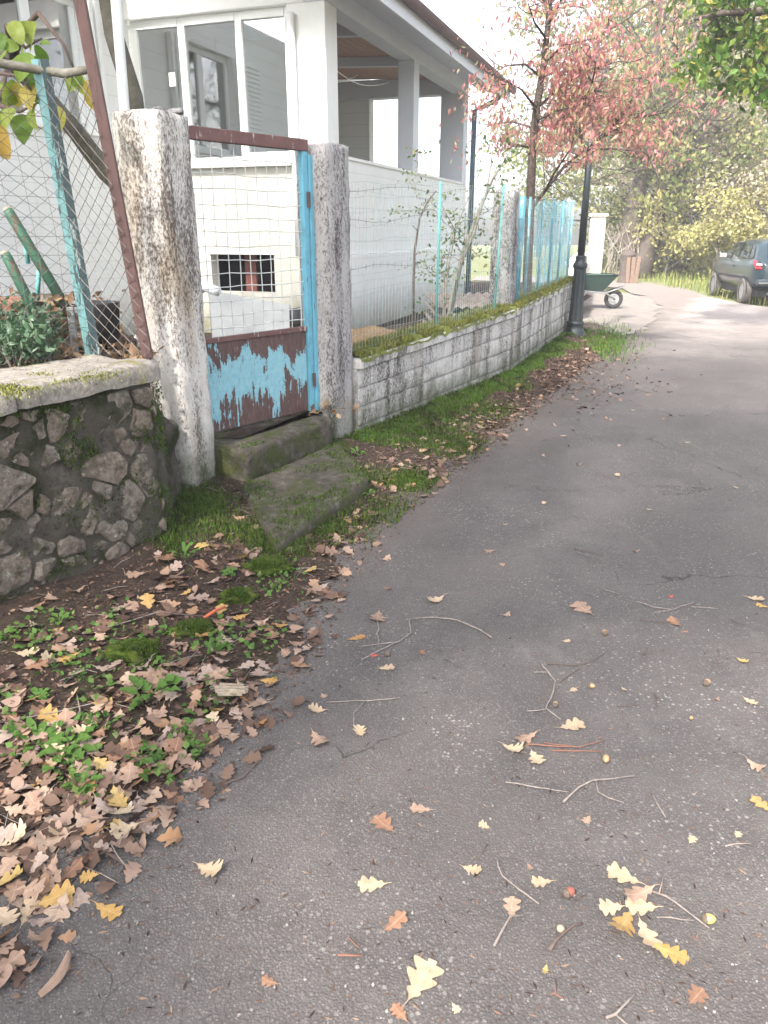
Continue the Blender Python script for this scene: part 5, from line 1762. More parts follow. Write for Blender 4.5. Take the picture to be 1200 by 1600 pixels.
    # taller trees behind everything
    for i, (x, y_, hh, lm) in enumerate(((11.5, 38, 7.0, 'oak_leaf_green'), (12.0, 42, 11, 'oak_leaf_green'), (17.5, 40, 10, 'hedge_yellow'), (22.5, 36, 10, 'oak_leaf_green'), (19.5, 46, 12, 'oak_leaf_green'))):
        crown_tree('distant_tree', ('broad green tree rising behind the old oak', 'tall hazy green tree behind the thicket', 'golden green tree above the thicket', 'dense green tree beyond the parked car', 'tallest hazy tree far behind the thicket')[i], (x, y_, -.05),
                   [(0, 0, 0, .3), (.2, .2, hh * .4, .25), (.0, .3, hh * .75, .14), (.2, .1, hh, .06)], lm, 'bark', .24, 8, .50, 80 + i, 3, 16, 2.9, .2, .2, None, -.1)
    # near oak on the right, out of frame, reaching over the road
    b = Vector((9.2, 13.5, -.05))
    t = thing('roadside_oak', 'bright green oak boughs hanging over the road on the right', 'tree', tuple(b))
    mb = MB(); tips = []
    mb.tube([b, b + Vector((.1, .1, 2.0)), b + Vector((-.1, 0, 4.2)), b + Vector((.2, .2, 7))], [.32, .27, .22, .12], 12)
    def bough(p0, pts, r0):
        Q = [p0] + [Vector(p) for p in pts]
        mb.tube(Q, [r0 * (1 - .75 * i / (len(Q) - 1)) for i in range(len(Q))], 7)
        for k in range(1, len(Q)):
            for _ in range(4):
                f = rg.random(); p = Q[k - 1] * (1 - f) + Q[k] * f
                grow(mb, p, (rg.gauss(0, 1), rg.gauss(0, 1), rg.gauss(-.1, .5)), rg.uniform(.35, .7), .018, 1, rg, tips, 3, .75, .62, .25, -.03, 4, .003)
    y0 = 12.2
    bough(b + Vector((-.1, 0, 4.2)), [GY(1260, -10, y0), GY(1190, 18, y0 - .2), GY(1130, 20, y0 - .3), GY(1085, 30, y0 - .3)], .09)
    bough(b + Vector((0, 0, 3.2)), [GY(1290, 80, y0), GY(1225, 60, y0 + .2), GY(1165, 70, y0 + .1)], .07)
    bough(b + Vector((-.1, 0, 4.4)), [GY(1240, -80, y0 + .6), GY(1160, -50, y0 + .5), GY(1100, -20, y0 + .4)], .08)
    bough(b + Vector((.1, .1, 5.6)), [GY(1330, -200, y0 + 1), GY(1250, -190, y0 + .8), GY(1180, -150, y0 + .8)], .08)
    bough(b + Vector((.1, .1, 2.8)), [GY(1290, 130, y0 - .2), GY(1225, 105, y0 - .2)], .06)
    mb.build('trunk', 'bark', t, True)
    P = tip_points(tips, 9, .11, rg)
    leaf_cloud('crown', P, .115, 'near_oak_leaf', t, .6, .4)['kind'] = 'stuff'
    # meadow grass by the track
    P = []
    for _ in range(9000):
        x, y_ = rg.uniform(6, 20), rg.uniform(16.2, 33)
        # keep off the track
        cx = 8.45 if y_ < 24.5 else (9.0 if y_ < 27 else 5)
        if x < cx + .05 * rg.random(): continue
        if y_ < 17 and x < 8.9: continue
        P.append((x, y_, -.03))
    for _ in range(1600):
        u, v = rg.uniform(965, 1110), rg.uniform(437, 452)
        p = G(u, v); 
        if p.y > 27.5: P.append((p.x, p.y, -.03))
    tag(blades('meadow_grass', P, .26, 'meadow_blade', None, .7, .022), 'bright sunlit grass around the parked car and the track', 'grass', kind='stuff')
background()

# the oak that drops its leaves here: it stands left of and behind the viewer and shades the near road
crown_tree('shade_oak', 'spreading oak standing in the garden left of the road, shading the gate and asphalt', (-3.6, -3.4, .0),
           [(0, 0, -.05, .36), (.1, .1, 2.2, .32), (.3, .2, 4.6, .26), (.2, .6, 7.6, .14), (.3, .7, 9.5, .06)], 'near_oak_leaf', 'bark', .15, 9, .42, 99, 3, 15, 3.3, .26, .5, None, -.25)

# ------------------------------------------------------------------ tree with big yellowing leaves at the left
def leafy_left():
    rg = random.Random(14)
    y = 5.2
    t = thing('leaning_tree', 'leaning garden tree with mossy limbs and large yellowing leaves behind the chain link fence', 'tree', (-1.9, 5.9, .3))
    fork = GY(232, 330, y + .45); base = Vector((fork.x + .12, fork.y + .1, .28))
    mb = MB()
    mb.tube([base, fork, GY(165, 268, y + .3), GY(118, 205, y + .2), GY(70, 150, y), GY(20, 100, y - .1), GY(-60, 60, y - .2)], [.085, .075, .062, .055, .05, .045, .04], 10)
    mb.tube([fork, GY(208, 150, y + .5), GY(178, 55, y + .55), GY(165, -20, y + .6), GY(150, -120, y + .6)], [.07, .062, .06, .055, .05], 10)
    # the crown spreads above, shading the porch and the gate path
    tips = []
    e0 = GY(150, -120, y + .6)
    up = [e0, Vector((-2.75, 5.7, 4.4)), Vector((-3.4, 5.5, 5.6)), Vector((-3.9, 5.4, 7.0))]
    mb.tube(up, [.05, .048, .045, .03], 8)
    for i in range(16):
        f = rg.uniform(.35, 1) * 3; a_ = min(2, int(f)); f -= a_
        p = up[a_] * (1 - f) + up[a_ + 1] * f
        q = rg.uniform(0, 6.28)
        grow(mb, p, (math.cos(q), math.sin(q), rg.uniform(.2, .9)), rg.uniform(1.2, 1.9), .028, 2, rg, tips, 3, .75, .62, .2, .04, 5, .004)
    P = tip_points(tips, 7, .24, rg)
    leaf_cloud('crown', P[P[:, 2] > 3.75], .13, 'near_oak_leaf', t, .55, .5)['kind'] = 'stuff'
    mb.build('trunk', 'bark_mossy', t, True)
    mb = MB()
    tw = [[(10, 40), (40, 75), (65, 60)], [(0, 165), (30, 175), (60, 160)], [(-20, 110), (30, 120), (62, 155)], [(60, 20), (100, 70), (120, 118)]]
    yy = 4.35
    ends = []
    for uv in tw:
        pts = [GY(u, v, yy) for u, v in uv]
        mb.tube(pts, [.012, .008, .004], 6)
    j = GY(20, 100, y - .1)
    for uv in tw:
        mb.tube([j, (j + GY(*uv[0], yy)) / 2 + Vector((0, 0, .05)), GY(*uv[0], yy)], [.018, .014, .012], 6)
    mb.build('twigs', 'twig_dark', t, True)
    # large leaves one by one: pixel of the stalk end, pixel of the tip
    def big_leaf(a, b, w, tint):
        A, B = GY(*a, yy + rg.uniform(-.1, .1)), GY(*b, yy + rg.uniform(-.12, .12))
        D = B - A; L = D.length; D.normalize()
        S = D.cross(Vector((rg.gauss(0, .5), -1, rg.gauss(0, .5)))).normalized(); U = S.cross(D)
        V, F = [], []
        n = 7
        for i in range(n + 1):
            f = i / n
            ww = w * L * math.sin(math.pi * min(1, f * .92 + .06)) ** .8 * (1 - .25 * f)
            arch = U * L * .16 * math.sin(f * 2.8) 
            c = A + D * L * f + arch
            for s_ in (-1, 0, 1):
                V.append(c + S * ww * s_ + U * (abs(s_) * ww * .35))
        for i in range(n):
            for k in (0, 1):
                F.append((i * 3 + k, i * 3 + k + 1, i * 3 + 3 + k + 1, i * 3 + 3 + k))
        MB().add(V, F).build('leaf', 'persimmon_green' if tint else 'persimmon_leaf', t, True)
    spots = [((35, 70), (20, 35)), ((45, 72), (60, 35)), ((30, 75), (5, 70)), ((55, 70), (75, 95)), ((15, 80), (2, 120)), ((35, 85), (38, 115)), ((50, 85), (30, 130)),
             ((60, 90), (52, 140)), ((20, 125), (5, 165)), ((30, 130), (25, 165)), ((45, 125), (70, 165)), ((55, 130), (50, 175)), ((60, 160), (62, 205)), ((75, 160), (88, 215)),
             ((40, 180), (38, 228)), ((15, 170), (0, 195)), ((5, 195), (8, 245)), ((75, 165), (82, 195)), ((118, 112), (108, 145)), ((122, 112), (140, 140)), ((135, 125), (150, 172)), ((128, 115), (135, 150)),
             ((20, 40), (35, 45)), ((45, 60), (25, 60)), ((10, 55), (-8, 85)), ((62, 70), (80, 70)), ((5, 130), (-10, 160)), ((25, 170), (10, 205))]
    for a, b in spots:
        big_leaf(a, b, rg.uniform(.30, .42), a[1] < 100 or rg.random() < .35)
leafy_left()

# ------------------------------------------------------------------ oak leaves, twigs, acorns
def oak_leaf_mesh(name, L, seed, curl, mat):
    """lobed leaf about L long, lying along +x, with a stalk"""
    rg = random.Random(seed)
    half = []
    n = 32
    lob = rg.choice((3, 3, 4))
    wd = rg.uniform(.33, .43)
    for i in range(n + 1):
        f = i / n
        # obovate envelope, widest past the middle, cut by rounded sinuses
        env = wd * L * math.sin(math.pi * f ** 1.35) ** .62 if 0 < f < 1 else 0
        ph = f * lob * 1.05 + .18
        s_ = abs(math.sin(math.pi * ph))
        cut = .32 + .68 * s_ ** .8
        if f < .10: cut = .55
        half.append((f * L, max(.0022, env * cut)))
    V, F = [], []
    cx, cy = rg.uniform(.5, 1.4) * curl, rg.uniform(-.6, 1.0) * curl
    tw = rg.uniform(-.5, .5) * curl
    def place(x, y):
        f = x / L
        z = cx * L * .55 * (f - .45) ** 2 + cy * 1.6 * y * y / L + tw * y * (f - .5) + .03 * L * mnoise.noise(Vector((x / L * 4, y / L * 4, seed)))
        return (x - L / 2, y, z)
    asym = rg.uniform(.85, 1.15)
    for x, w in half:
        shift = .10 * math.sin(seed)
        sk = .34  # lobes point forward
        V += [place(min(L, x + sk * w), -w * asym), place(min(L, x + sk * w * .4), -w * .5 * asym), place(x, 0), place(min(L, x + sk * w * .4), w * .5), place(min(L, x + sk * w), w)]
    for i in range(n):
        for k in range(4):
            F.append((i * 5 + k, i * 5 + 5 + k, i * 5 + 6 + k, i * 5 + 1 + k))
    zmin = min(v[2] for v in V)
    V = [(x, y, z - zmin) for x, y, z in V]
    # stalk
    p0 = Vector(V[2]); o = len(V)
    sl = L * .18
    for k, (dx, r_) in enumerate(((0.004, .0014), (-sl, .0011))):
        c = p0 + Vector((dx, dx * rg.uniform(-.3, .3), .0015))
        for q in range(3):
            V.append((c.x, c.y + r_ * math.cos(q * 2.1), c.z + r_ * math.sin(q * 2.1)))
    for q in range(3):
        F.append((o + q, o + (q + 1) % 3, o + 3 + (q + 1) % 3, o + 3 + q))
    me = bpy.data.meshes.new(name)
    me.from_pydata(V, [], F)
    me.materials.append(MATS[mat])
    me.polygons.foreach_set('use_smooth', [True] * len(F))
    return me

LEAF = {}
for mi, m_ in enumerate(('leaf_tan', 'leaf_brown', 'leaf_grey', 'leaf_yellow', 'leaf_cream', 'leaf_red')):
    LEAF[m_] = [oak_leaf_mesh('oak_leaf', .10, mi * 7 + k, (.5, 1.0, 1.6, .25)[k % 4] * .9, m_) for k in range(5 if m_ != 'leaf_red' else 1)]

TINT = dict(leaf_tan='dry tan', leaf_brown='dark brown', leaf_grey='faded grey brown', leaf_yellow='yellow orange', leaf_cream='pale cream', leaf_red='small red')
def litter_label(m_, size, u, v, b):
    big = 'large' if size > .084 else ('small' if size < .066 else 'middling')
    if b > .82: where = 'at the ragged asphalt edge of the verge'
    elif u > 300 and v < 1010: where = 'in the litter below the gate steps'
    elif b < .32: where = 'on dark soil under the stone wall'
    elif v > 1230: where = 'in the thick leaf carpet of the verge'
    else: where = 'among green weeds of the verge'
    return '%s %s oak leaf %s' % (big, TINT[m_], where)
def road_label(m_, size, u, v, b):
    big = 'large' if size > .075 else ('tiny' if size < .042 else 'middling')
    if m_ == 'leaf_red': big = 'tiny'
    if v < 830: where = 'far along the asphalt towards the lamp post'
    elif b < 1.6: where = 'on asphalt close to the leaf litter'
    elif 780 < u < 1010 and 1010 < v < 1260: where = 'on asphalt among the fallen twigs'
    else: where = 'alone on open asphalt'
    return '%s %s %s %s' % (big, TINT[m_].replace('small ', ''), 'leaf' if m_ == 'leaf_red' else 'oak leaf', where)
def put_leaf(m_, x, y, z, size, label, group, rg, rot=None, tilt=.25):
    me = rg.choice(LEAF[m_])
    o = bpy.data.objects.new('fallen_leaf', me)
    col.objects.link(o)
    o.location = (x, y, z)
    s = size / .10
    o.scale = (s, s * rg.uniform(.85, 1.1), s * rg.uniform(.7, 1.2))
    o.rotation_euler = (rg.gauss(0, tilt), rg.gauss(0, tilt), rg.uniform(0, 6.28) if rot is None else rot)
    tag(o, label, 'leaf', group)
    return o

def verge_local(x, y):
    """height of the verge at a place, by the nearest strip sample"""
    best = None
    for i in range(0, VU + 1, 1):
        f = lerp_tab[i]
        fx, fy, ex, ey = f
        dx, dy = ex - fx, ey - fy
        L2 = dx * dx + dy * dy
        b = ((x - fx) * dx + (y - fy) * dy) / L2
        px_, py_ = fx + dx * b, fy + dy * b
        d = (px_ - x) ** 2 + (py_ - y) ** 2
        if -.08 <= b <= 1.2 and (best is None or d < best[0]):
            best = (d, b)
    if best is None or best[0] > .02:
        return 0.0, 2.0
    return max(0.0, verge_z(x, y, best[1])), best[1]
lerp_tab = []
for i in range(VU + 1):
    f = lerp_path(FOOT, i / VU); e = lerp_path(ROAD_EDGE, i / VU)
    lerp_tab.append((f[0], f[1], e[0], e[1]))

def lerp_near(x, y):
    return min(((f[2], f[3]) for f in lerp_tab), key=lambda q: (q[0] - x) ** 2 + (q[1] - y) ** 2)

def in_wall(x, y):
    """behind the wall foot line"""
    z, b = verge_local(x, y)
    return b < .02

def litter():
    rg = random.Random(77)
    n = 0
    kinds = ['leaf_tan'] * 9 + ['leaf_brown'] * 5 + ['leaf_grey'] * 6 + ['leaf_yellow'] * 3 + ['leaf_cream'] * 2
    pts = []
    # dense zone along the asphalt edge, thinning towards the wall
    while n < 215:
        u, v = rg.uniform(-10, 560), rg.uniform(860, 1520)
        p = G(u, v, .02)
        z, b = verge_local(p.x, p.y)
        if b > 1.02 or b < .04: continue
        dens = .25 + .75 * min(1, max(0, (b - .2) / .5))
        if v < 1000 and u > 230: dens = .5
        if v < 960 and u < 230: dens = .12
        dens *= min(1, .25 + (v - 800) / 420)
        if rg.random() > dens: continue
        if any((p.x - q[0]) ** 2 + (p.y - q[1]) ** 2 < .0011 for q in pts): continue
        pts.append((p.x, p.y))
        m_ = rg.choice(kinds)
        sz = rg.uniform(.055, .098)
        put_leaf(m_, p.x, p.y, z + .004 + rg.random() * .012, sz, litter_label(m_, sz, u, v, b), 'oak leaves in the litter of the verge', rg, None, .22)
        n += 1
    # larger orange-brown leaves caught at the foot of the pillar
    for (u, v, s_) in ((262, 880, .13), (278, 905, .12), (318, 890, .13), (320, 862, .10), (380, 873, .08), (232, 945, .09), (345, 950, .08), (310, 990, .07)):
        p = G(u, v, .05); z, b = verge_local(p.x, p.y)
        put_leaf('leaf_brown' if s_ > .1 else 'leaf_yellow', p.x, p.y, z + .015, s_, 'broad brown leaf heaped against the foot of the whitewashed pillar' if s_ > .1 else litter_label('leaf_yellow', s_, u, v, b), 'oak leaves in the litter of the verge', rg, None, .4)
    # leaves on the road, placed as in the photograph
    road = [(683, 936, 30, 'c'), (602, 873, 18, 't'), (532, 893, 28, 't'), (765, 860, 16, 't'), (785, 881, 12, 't'), (590, 962, 36, 't'), (557, 995, 28, 'y'), (604, 1042, 24, 'c'), (562, 1143, 22, 'c'), (496, 1108, 26, 'c'),
            (497, 1154, 34, 't'), (605, 918, 14, 'b'), (585, 1022, 12, 'r'), (912, 950, 36, 't'), (995, 860, 10, 't'), (885, 1000, 11, 'c'), (895, 1076, 12, 'c'), (893, 1132, 36, 'c'), (800, 1168, 30, 'c'), (822, 1153, 34, 't'), (837, 1182, 28, 'c'),
            (1049, 930, 9, 'r'), (1055, 972, 22, 'b'), (1180, 934, 22, 'c'), (1192, 946, 16, 'y'), (1160, 1031, 14, 'y'), (1172, 1094, 20, 'c'), (1180, 1195, 26, 't'), (1190, 1255, 28, 'y'), (1081, 1310, 16, 'c'), (1153, 1302, 12, 'c'),
            (658, 1262, 30, 't'), (600, 1286, 38, 'b'), (757, 1288, 16, 'c'), (737, 1356, 26, 'c'), (582, 1380, 38, 'c'), (617, 1440, 36, 'b'), (658, 1530, 68, 'c'), (625, 1580, 28, 'b'), (712, 1572, 14, 'c'), (422, 1532, 22, 'b'),
            (327, 1356, 40, 'c'), (168, 1420, 40, 'y'), (800, 1416, 32, 't'), (847, 1375, 28, 'c'), (828, 1352, 12, 't'), (853, 1512, 12, 'y'), (1088, 1556, 30, 'b'), (850, 786, 10, 'c'), (965, 742, 12, 'c'), (790, 818, 10, 't'),
            (700, 700, 14, 'c'), (640, 790, 16, 'b'), (680, 770, 12, 't'), (975, 1075, 10, 'c'), (918, 1278, 16, 't'), (505, 1085, 14, 't'), (660, 1018, 12, 'b'), (1070, 985, 9, 'b'), (1122, 1090, 8, 't'), (790, 960, 14, 't'), (1015, 795, 9, 'c'), (905, 725, 9, 't'),
            (1075, 690, 8, 'c'), (1150, 760, 9, 'c'), (880, 680, 9, 'c'), (990, 640, 7, 'c')]
    key = dict(c='leaf_cream', t='leaf_tan', b='leaf_brown', y='leaf_yellow', r='leaf_red')
    for u, v, px_, k in road:
        p = G(u, v, .008)
        d = math.hypot(p.x, math.hypot(p.y, 1.6))
        size = min(.12, max(.025, px_ * 1.12 * d / 1240))
        zz, bb = verge_local(p.x, p.y)
        fx = math.hypot(p.x - lerp_near(p.x, p.y)[0], p.y - lerp_near(p.x, p.y)[1])
        put_leaf(key[k], p.x, p.y, .0025, size, road_label(key[k], size, u, v, 1.3 if fx < .45 else 2), 'single oak leaves on the asphalt', rg, None, .06)
    # cluster of leaves fallen with their twig
    for u, v, s_, k, r_ in ((975, 1370, .090, 'c', 2.6), (1000, 1398, .082, 't', 3.4), (955, 1418, .062, 'c', 3.2), (975, 1443, .092, 'y', 4.1), (1010, 1460, .080, 'c', 4.9), (1046, 1490, .085, 'y', 5.8), (1002, 1418, .078, 'c', 3.0)):
        p = G(u, v, .01)
        put_leaf(key[k], p.x, p.y, .006 + rg.random() * .008, s_, TINT[key[k]] + ' oak leaf in the cluster fallen with its acorn twig', 'leaves of the fallen oak cluster', rg, r_, .10)
    # the long dry curled leaf at the bottom left
    A, B = G(60, 1560, .01), G(108, 1492, .01)
    D = (B - A); L = D.length; D.normalize(); S = D.cross(Vector((0, 0, 1)))
    V, F = [], []
    for i in range(13):
        f = i / 12
        c = A + D * L * f + S * (.012 * math.sin(f * math.pi)) + Vector((0, 0, .004))
        w = .013 * math.sin(math.pi * (.12 + .8 * f)) ** .6
        for s_ in (-1, -.5, 0, .5, 1):
            V.append(c + S * w * s_ + Vector((0, 0, .012 * (1 - s_ * s_))))
    for i in range(12):
        for k in range(4):
            F.append((i * 5 + k, i * 5 + 5 + k, i * 5 + 6 + k, i * 5 + 1 + k))
    tag(MB().add(V, F).build('curled_leaf', 'leaf_tan', None, True), 'long curled tan leaf lying where asphalt meets the litter', 'leaf')
litter()

def leaf_scatter(name, P, size, mat, mats_seed=1, flat=.3):
    """many lobed leaves joined into one mesh"""
    T = []
    for k in range(5):
        half = []
        lob = (3, 4, 3, 4, 0)[k]
        for i in range(15):
            f = i / 14
            env = .36 * math.sin(math.pi * f ** 1.3) ** .62 if 0 < f < 1 else .01
            half.append((f - .5, max(.012, env * (.36 + .64 * abs(math.sin(math.pi * (f * lob + .2))) ** .75 if lob else .82))))
        V = []
        for x, w in half:
            z = .25 * x * x * (k - 1.5)
            V += [(x + .2 * w, -w, z + .5 * w * w * (k - 1)), (x, 0, z), (x + .2 * w, w, z + .6 * w * w * (3 - k))]
        T.append(np.array(V))
    F0 = np.array([(i * 3 + c, i * 3 + 3 + c, i * 3 + 4 + c, i * 3 + 1 + c) for i in range(14) for c in (0, 1)])
    VV_, FF = [], []
    o = 0
    for p in P:
        t = T[int(nprng.integers(5))]
        a, b, c = nprng.random() * 6.283, nprng.normal() * flat, nprng.normal() * flat
        m = np.array((Matrix.Rotation(a, 3, 'Z') @ Matrix.Rotation(b, 3, 'X') @ Matrix.Rotation(c, 3, 'Y')))
        VV_.append(t @ m.T * size * nprng.uniform(.6, 1.25) + np.array(p)); FF.append(F0 + o); o += len(t)
    return np_mesh(name, np.concatenate(VV_), np.concatenate(FF), mat, None, True)

# bulk litter: further oak leaves and crumbs, one mass each
def bulk_litter():
    rg = random.Random(5)
    P, Q, M = [], [], []
    cnt = 0
    for _ in range(90000):
        i = rg.randrange(VU + 1)
        b = rg.random() ** .8 * 1.08
        fx, fy, ex, ey = lerp_tab[i]
        x, y = fx + (ex - fx) * b + rg.gauss(0, .03), fy + (ey - fy) * b + rg.gauss(0, .03)
        z = max(0.001, verge_z(x, y, b)) if b < 1.15 else .001
        y_far = y > 5.2
        r_ = rg.random()
        # crumbs fall off past the edge
        if b > .9 and rg.random() > max(0, (1.12 - b) / .22): continue
        if r_ < .80:
            Q.append((x, y, z + .002))
        elif r_ < .97:
            if not y_far and (b < .25 or nz(x, y, 1, 3) < -.15 or rg.random() < (.40 if y < 2.5 else .78)): continue
            if y_far and (b < .4 or rg.random() < .90): continue
            P.append((x, y, z + .004 + rg.random() * .01))
    tag(leaf_scatter('leaf_litter', P, .068, 'litter'), 'brown layer of crumbled oak leaves along the asphalt edge', 'leaf litter', kind='stuff')
    tag(leaf_cloud('mulch', np.array(Q[:46000]), .017, 'crumbs', None, .5, 0, .7, 2.0, np.column_stack([nprng.normal(size=(min(46000, len(Q)), 2)), nprng.normal(size=min(46000, len(Q))) * .35])), 'dark crumbs of bark and rotten leaves on the verge', 'mulch', kind='stuff')
    # fine straw-like twigs in the litter
    mb = MB()
    for _ in range(620):
        i = rg.randrange(VU + 1); b = rg.uniform(.03, 1.02)
        fx, fy, ex, ey = lerp_tab[i]
        x, y = fx + (ex - fx) * b, fy + (ey - fy) * b
        if y > 6: continue
        z = max(0.0, verge_z(x, y, b)) + .006
        q = rg.uniform(0, 6.28); l_ = rg.uniform(.02, .085)
        dx, dy = math.cos(q) * l_, math.sin(q) * l_
        mb.tube([(x - dx, y - dy, z), (x + rg.gauss(0, .006), y + rg.gauss(0, .006), z + .005), (x + dx, y + dy, z)], rg.uniform(.0008, .0018), 3, False)
    tag(mb.build('litter_twigs', 'twig_grey'), 'thin dry twiglets scattered through the verge litter', 'twigs', kind='stuff')
    # grit and tiny chips on the asphalt
    G1, G2 = [], []
    for _ in range(2600):
        u, v = rg.uniform(-40, 1240), 500 + 1100 * rg.random() ** .7
        p = G(u, v)
        z, b = verge_local(p.x, p.y) if p.y < 13 else (0, 2)
        if b < .97: continue
        (G1 if rg.random() < .45 else G2).append((p.x, p.y, .0015))
    tag(leaf_cloud('grit', np.array(G1), .007, 'grit', None, .8, 0, .6, 3), 'pale specks of grit scattered over the asphalt', 'grit', kind='stuff')
    D = nprng.normal(size=(len(G2), 3)); D[:, 2] *= .1
    tag(leaf_cloud('bark_chips', np.array(G2), .016, 'crumbs', None, .25, 0, .7, 3, D), 'tiny bark chips and bud scales strewn over the asphalt', 'chips', kind='stuff')
bulk_litter()

# twigs on the road, traced on the asphalt
def twigs():
    rg = random.Random(3)
    T = [('grey', .0042, [[(768, 996), (740, 980), (715, 970), (680, 965), (640, 968), (642, 990), (622, 1003), (565, 1030)], [(592, 1004), (591, 978), (588, 965)], [(622, 1003), (560, 1010)]], 'long bent grey twig lying across the asphalt near the litter'),
         ('grey', .0030, [[(625, 1090), (575, 1095), (510, 1097)], [(570, 1095), (553, 1115), (553, 1134)]], 'thin grey twig with a side shoot pointing at a leaf'),
         ('grey', .0042, [[(845, 1035), (868, 1065), (865, 1080), (853, 1108), (876, 1124)], [(853, 1108), (822, 1111)], [(856, 1050), (833, 1050)]], 'crooked pale forked twig with a cream leaf at its end'),
         ('dark', .0030, [[(855, 1037), (900, 1040), (925, 1034), (943, 1022)], [(875, 1066), (905, 1045)]], 'dark thin twig crossing behind the crooked pale twig'),
         ('red', .0038, [[(822, 1163), (870, 1166), (905, 1168), (945, 1157)], [(850, 1160), (905, 1168)]], 'reddish brown twig lying among three tan leaves'),
         ('red', .0034, [[(863, 1173), (943, 1174)]], 'short straight reddish twig beside the brown one'),
         ('grey', .0042, [[(880, 1253), (905, 1230), (925, 1220), (992, 1212)], [(931, 1218), (935, 1238), (950, 1248), (975, 1254)]], 'grey curved twig with a drooping side shoot'),
         ('grey', .0032, [[(790, 1222), (840, 1232), (888, 1237)]], 'slender pale twig lying beside the curved grey one'),
         ('grey', .0036, [[(995, 940), (1020, 949), (1050, 953), (1085, 940)], [(1020, 958), (1050, 953)], [(1080, 948), (1122, 951)]], 'pale forked twig on the asphalt beside a small red leaf'),
         ('grey', .0036, [[(777, 1342), (785, 1370), (810, 1390), (842, 1412)]], 'pale bowed twig lying beside a tan leaf'),
         ('grey', .0042, [[(772, 1478), (785, 1455), (797, 1432), (816, 1430)]], 'stubby grey twig leading to a tan leaf'),
         ('dark', .0060, [[(858, 1485), (880, 1460), (895, 1448), (910, 1443)]], 'thick dark curved twig with a small mushroom-like cap beside it'),
         ('grey', .0030, [[(1018, 1238), (1028, 1258), (1040, 1277)]], 'short grey twig lying slantwise on open asphalt'),
         ('grey', .0030, [[(1133, 1322), (1150, 1318), (1173, 1318)]], 'short pale twig below a small cream leaf'),
         ('dark', .0040, [[(350, 1225), (380, 1215), (405, 1188)]], 'short dark twig at the litter edge of the asphalt'),
         ('grey', .0040, [[(947, 1590), (962, 1585), (975, 1572), (992, 1552)], [(962, 1585), (985, 1605)]], 'small forked twig near a crumpled brown leaf'),
         ('red', .0026, [[(868, 1530), (868, 1555), (880, 1560)]], 'tiny hooked reddish twig on the asphalt'),
         ('red', .0034, [[(528, 1492), (567, 1493)], [(545, 1465), (562, 1482)]], 'two tiny crossed reddish twig pieces'),
         ('dark', .0026, [[(745, 1342), (763, 1318)]], 'tiny dark twig just above a cream leaf'),
         ('grey', .0034, [[(1012, 1390), (1040, 1402), (1075, 1425), (1108, 1450)], [(1026, 1433), (1085, 1438)], [(1030, 1395), (1037, 1370)]], 'forked twig carrying the fallen leaf cluster and an acorn'),
         ('dark', .0026, [[(1035, 1395), (1037, 1370)]], 'tiny dark twig sticking up from the fallen leaf cluster'),
         ('dark', .0024, [[(695, 1030), (720, 1043)], ], 'tiny dark twig on bare asphalt beside a cream leaf'),
         ('dark', .0026, [[(897, 858), (943, 868)], [(930, 875), (930, 893)]], 'faint dark forked twig far out on the asphalt'),
         ('grey', .0026, [[(940, 920), (968, 928)]], 'faint pale twig beside a tan leaf with its long stalk'),
         ('dark', .0024, [[(1000, 968), (1050, 975)]], 'thin dark twig under a curled brown leaf'),
         ('dark', .0026, [[(1142, 968), (1185, 985)]], 'thin dark twig slanting beside the yellow leaf'),
         ('dark', .0026, [[(1122, 1015), (1120, 1038)], [(1165, 1020), (1188, 1019)]], 'two dark twig pieces on the asphalt by the yellow leaf'),
         ('dark', .0024, [[(1012, 1012), (1008, 1038)]], 'upright-lying dark twig on open asphalt'),
         ('dark', .0022, [[(963, 1103), (1000, 1101)], [(973, 1110), (972, 1125)]], 'thin dark broken twig pieces on open asphalt'),
         ('dark', .0024, [[(1025, 1085), (1028, 1115)], [(1030, 1090), (1018, 1082)]], 'small dark forked twig on open asphalt'),
         ('dark', .0022, [[(981, 1130), (983, 1147)], [(1040, 1108), (1055, 1105)]], 'two tiny dark twig slivers on the asphalt')]
    for kind, r_, lines, label in T:
        c = G(*lines[0][len(lines[0]) // 2])
        t = thing('fallen_twig', label, 'twig', (c.x, c.y, 0), 'fallen twigs on the asphalt')
        for li, ln in enumerate(lines):
            pts = []
            for i, (u, v) in enumerate(ln):
                p = G(u, v, r_ + .0015)
                pts.append(p + Vector((0, 0, (.005 * rg.random() if 0 < i < len(ln) - 1 else 0))))
            # subdivide with small kinks
            Q = [pts[0]]
            for a, b in zip(pts, pts[1:]):
                L = (b - a).length
                k = max(1, int(L / .03))
                for j in range(1, k + 1):
                    q = a + (b - a) * (j / k)
                    if j < k: q = q + Vector((rg.gauss(0, .0022), rg.gauss(0, .0022), rg.random() * .002))
                    Q.append(q)
            r0 = r_ * (.82 if li == 0 else .6)
            MB().tube(Q, [r0 * (1 - .5 * i / len(Q)) * rg.uniform(.85, 1.15) for i in range(len(Q))], 6).build('stem' if li == 0 else 'side_shoot', 'twig_' + kind, t, True)
twigs()

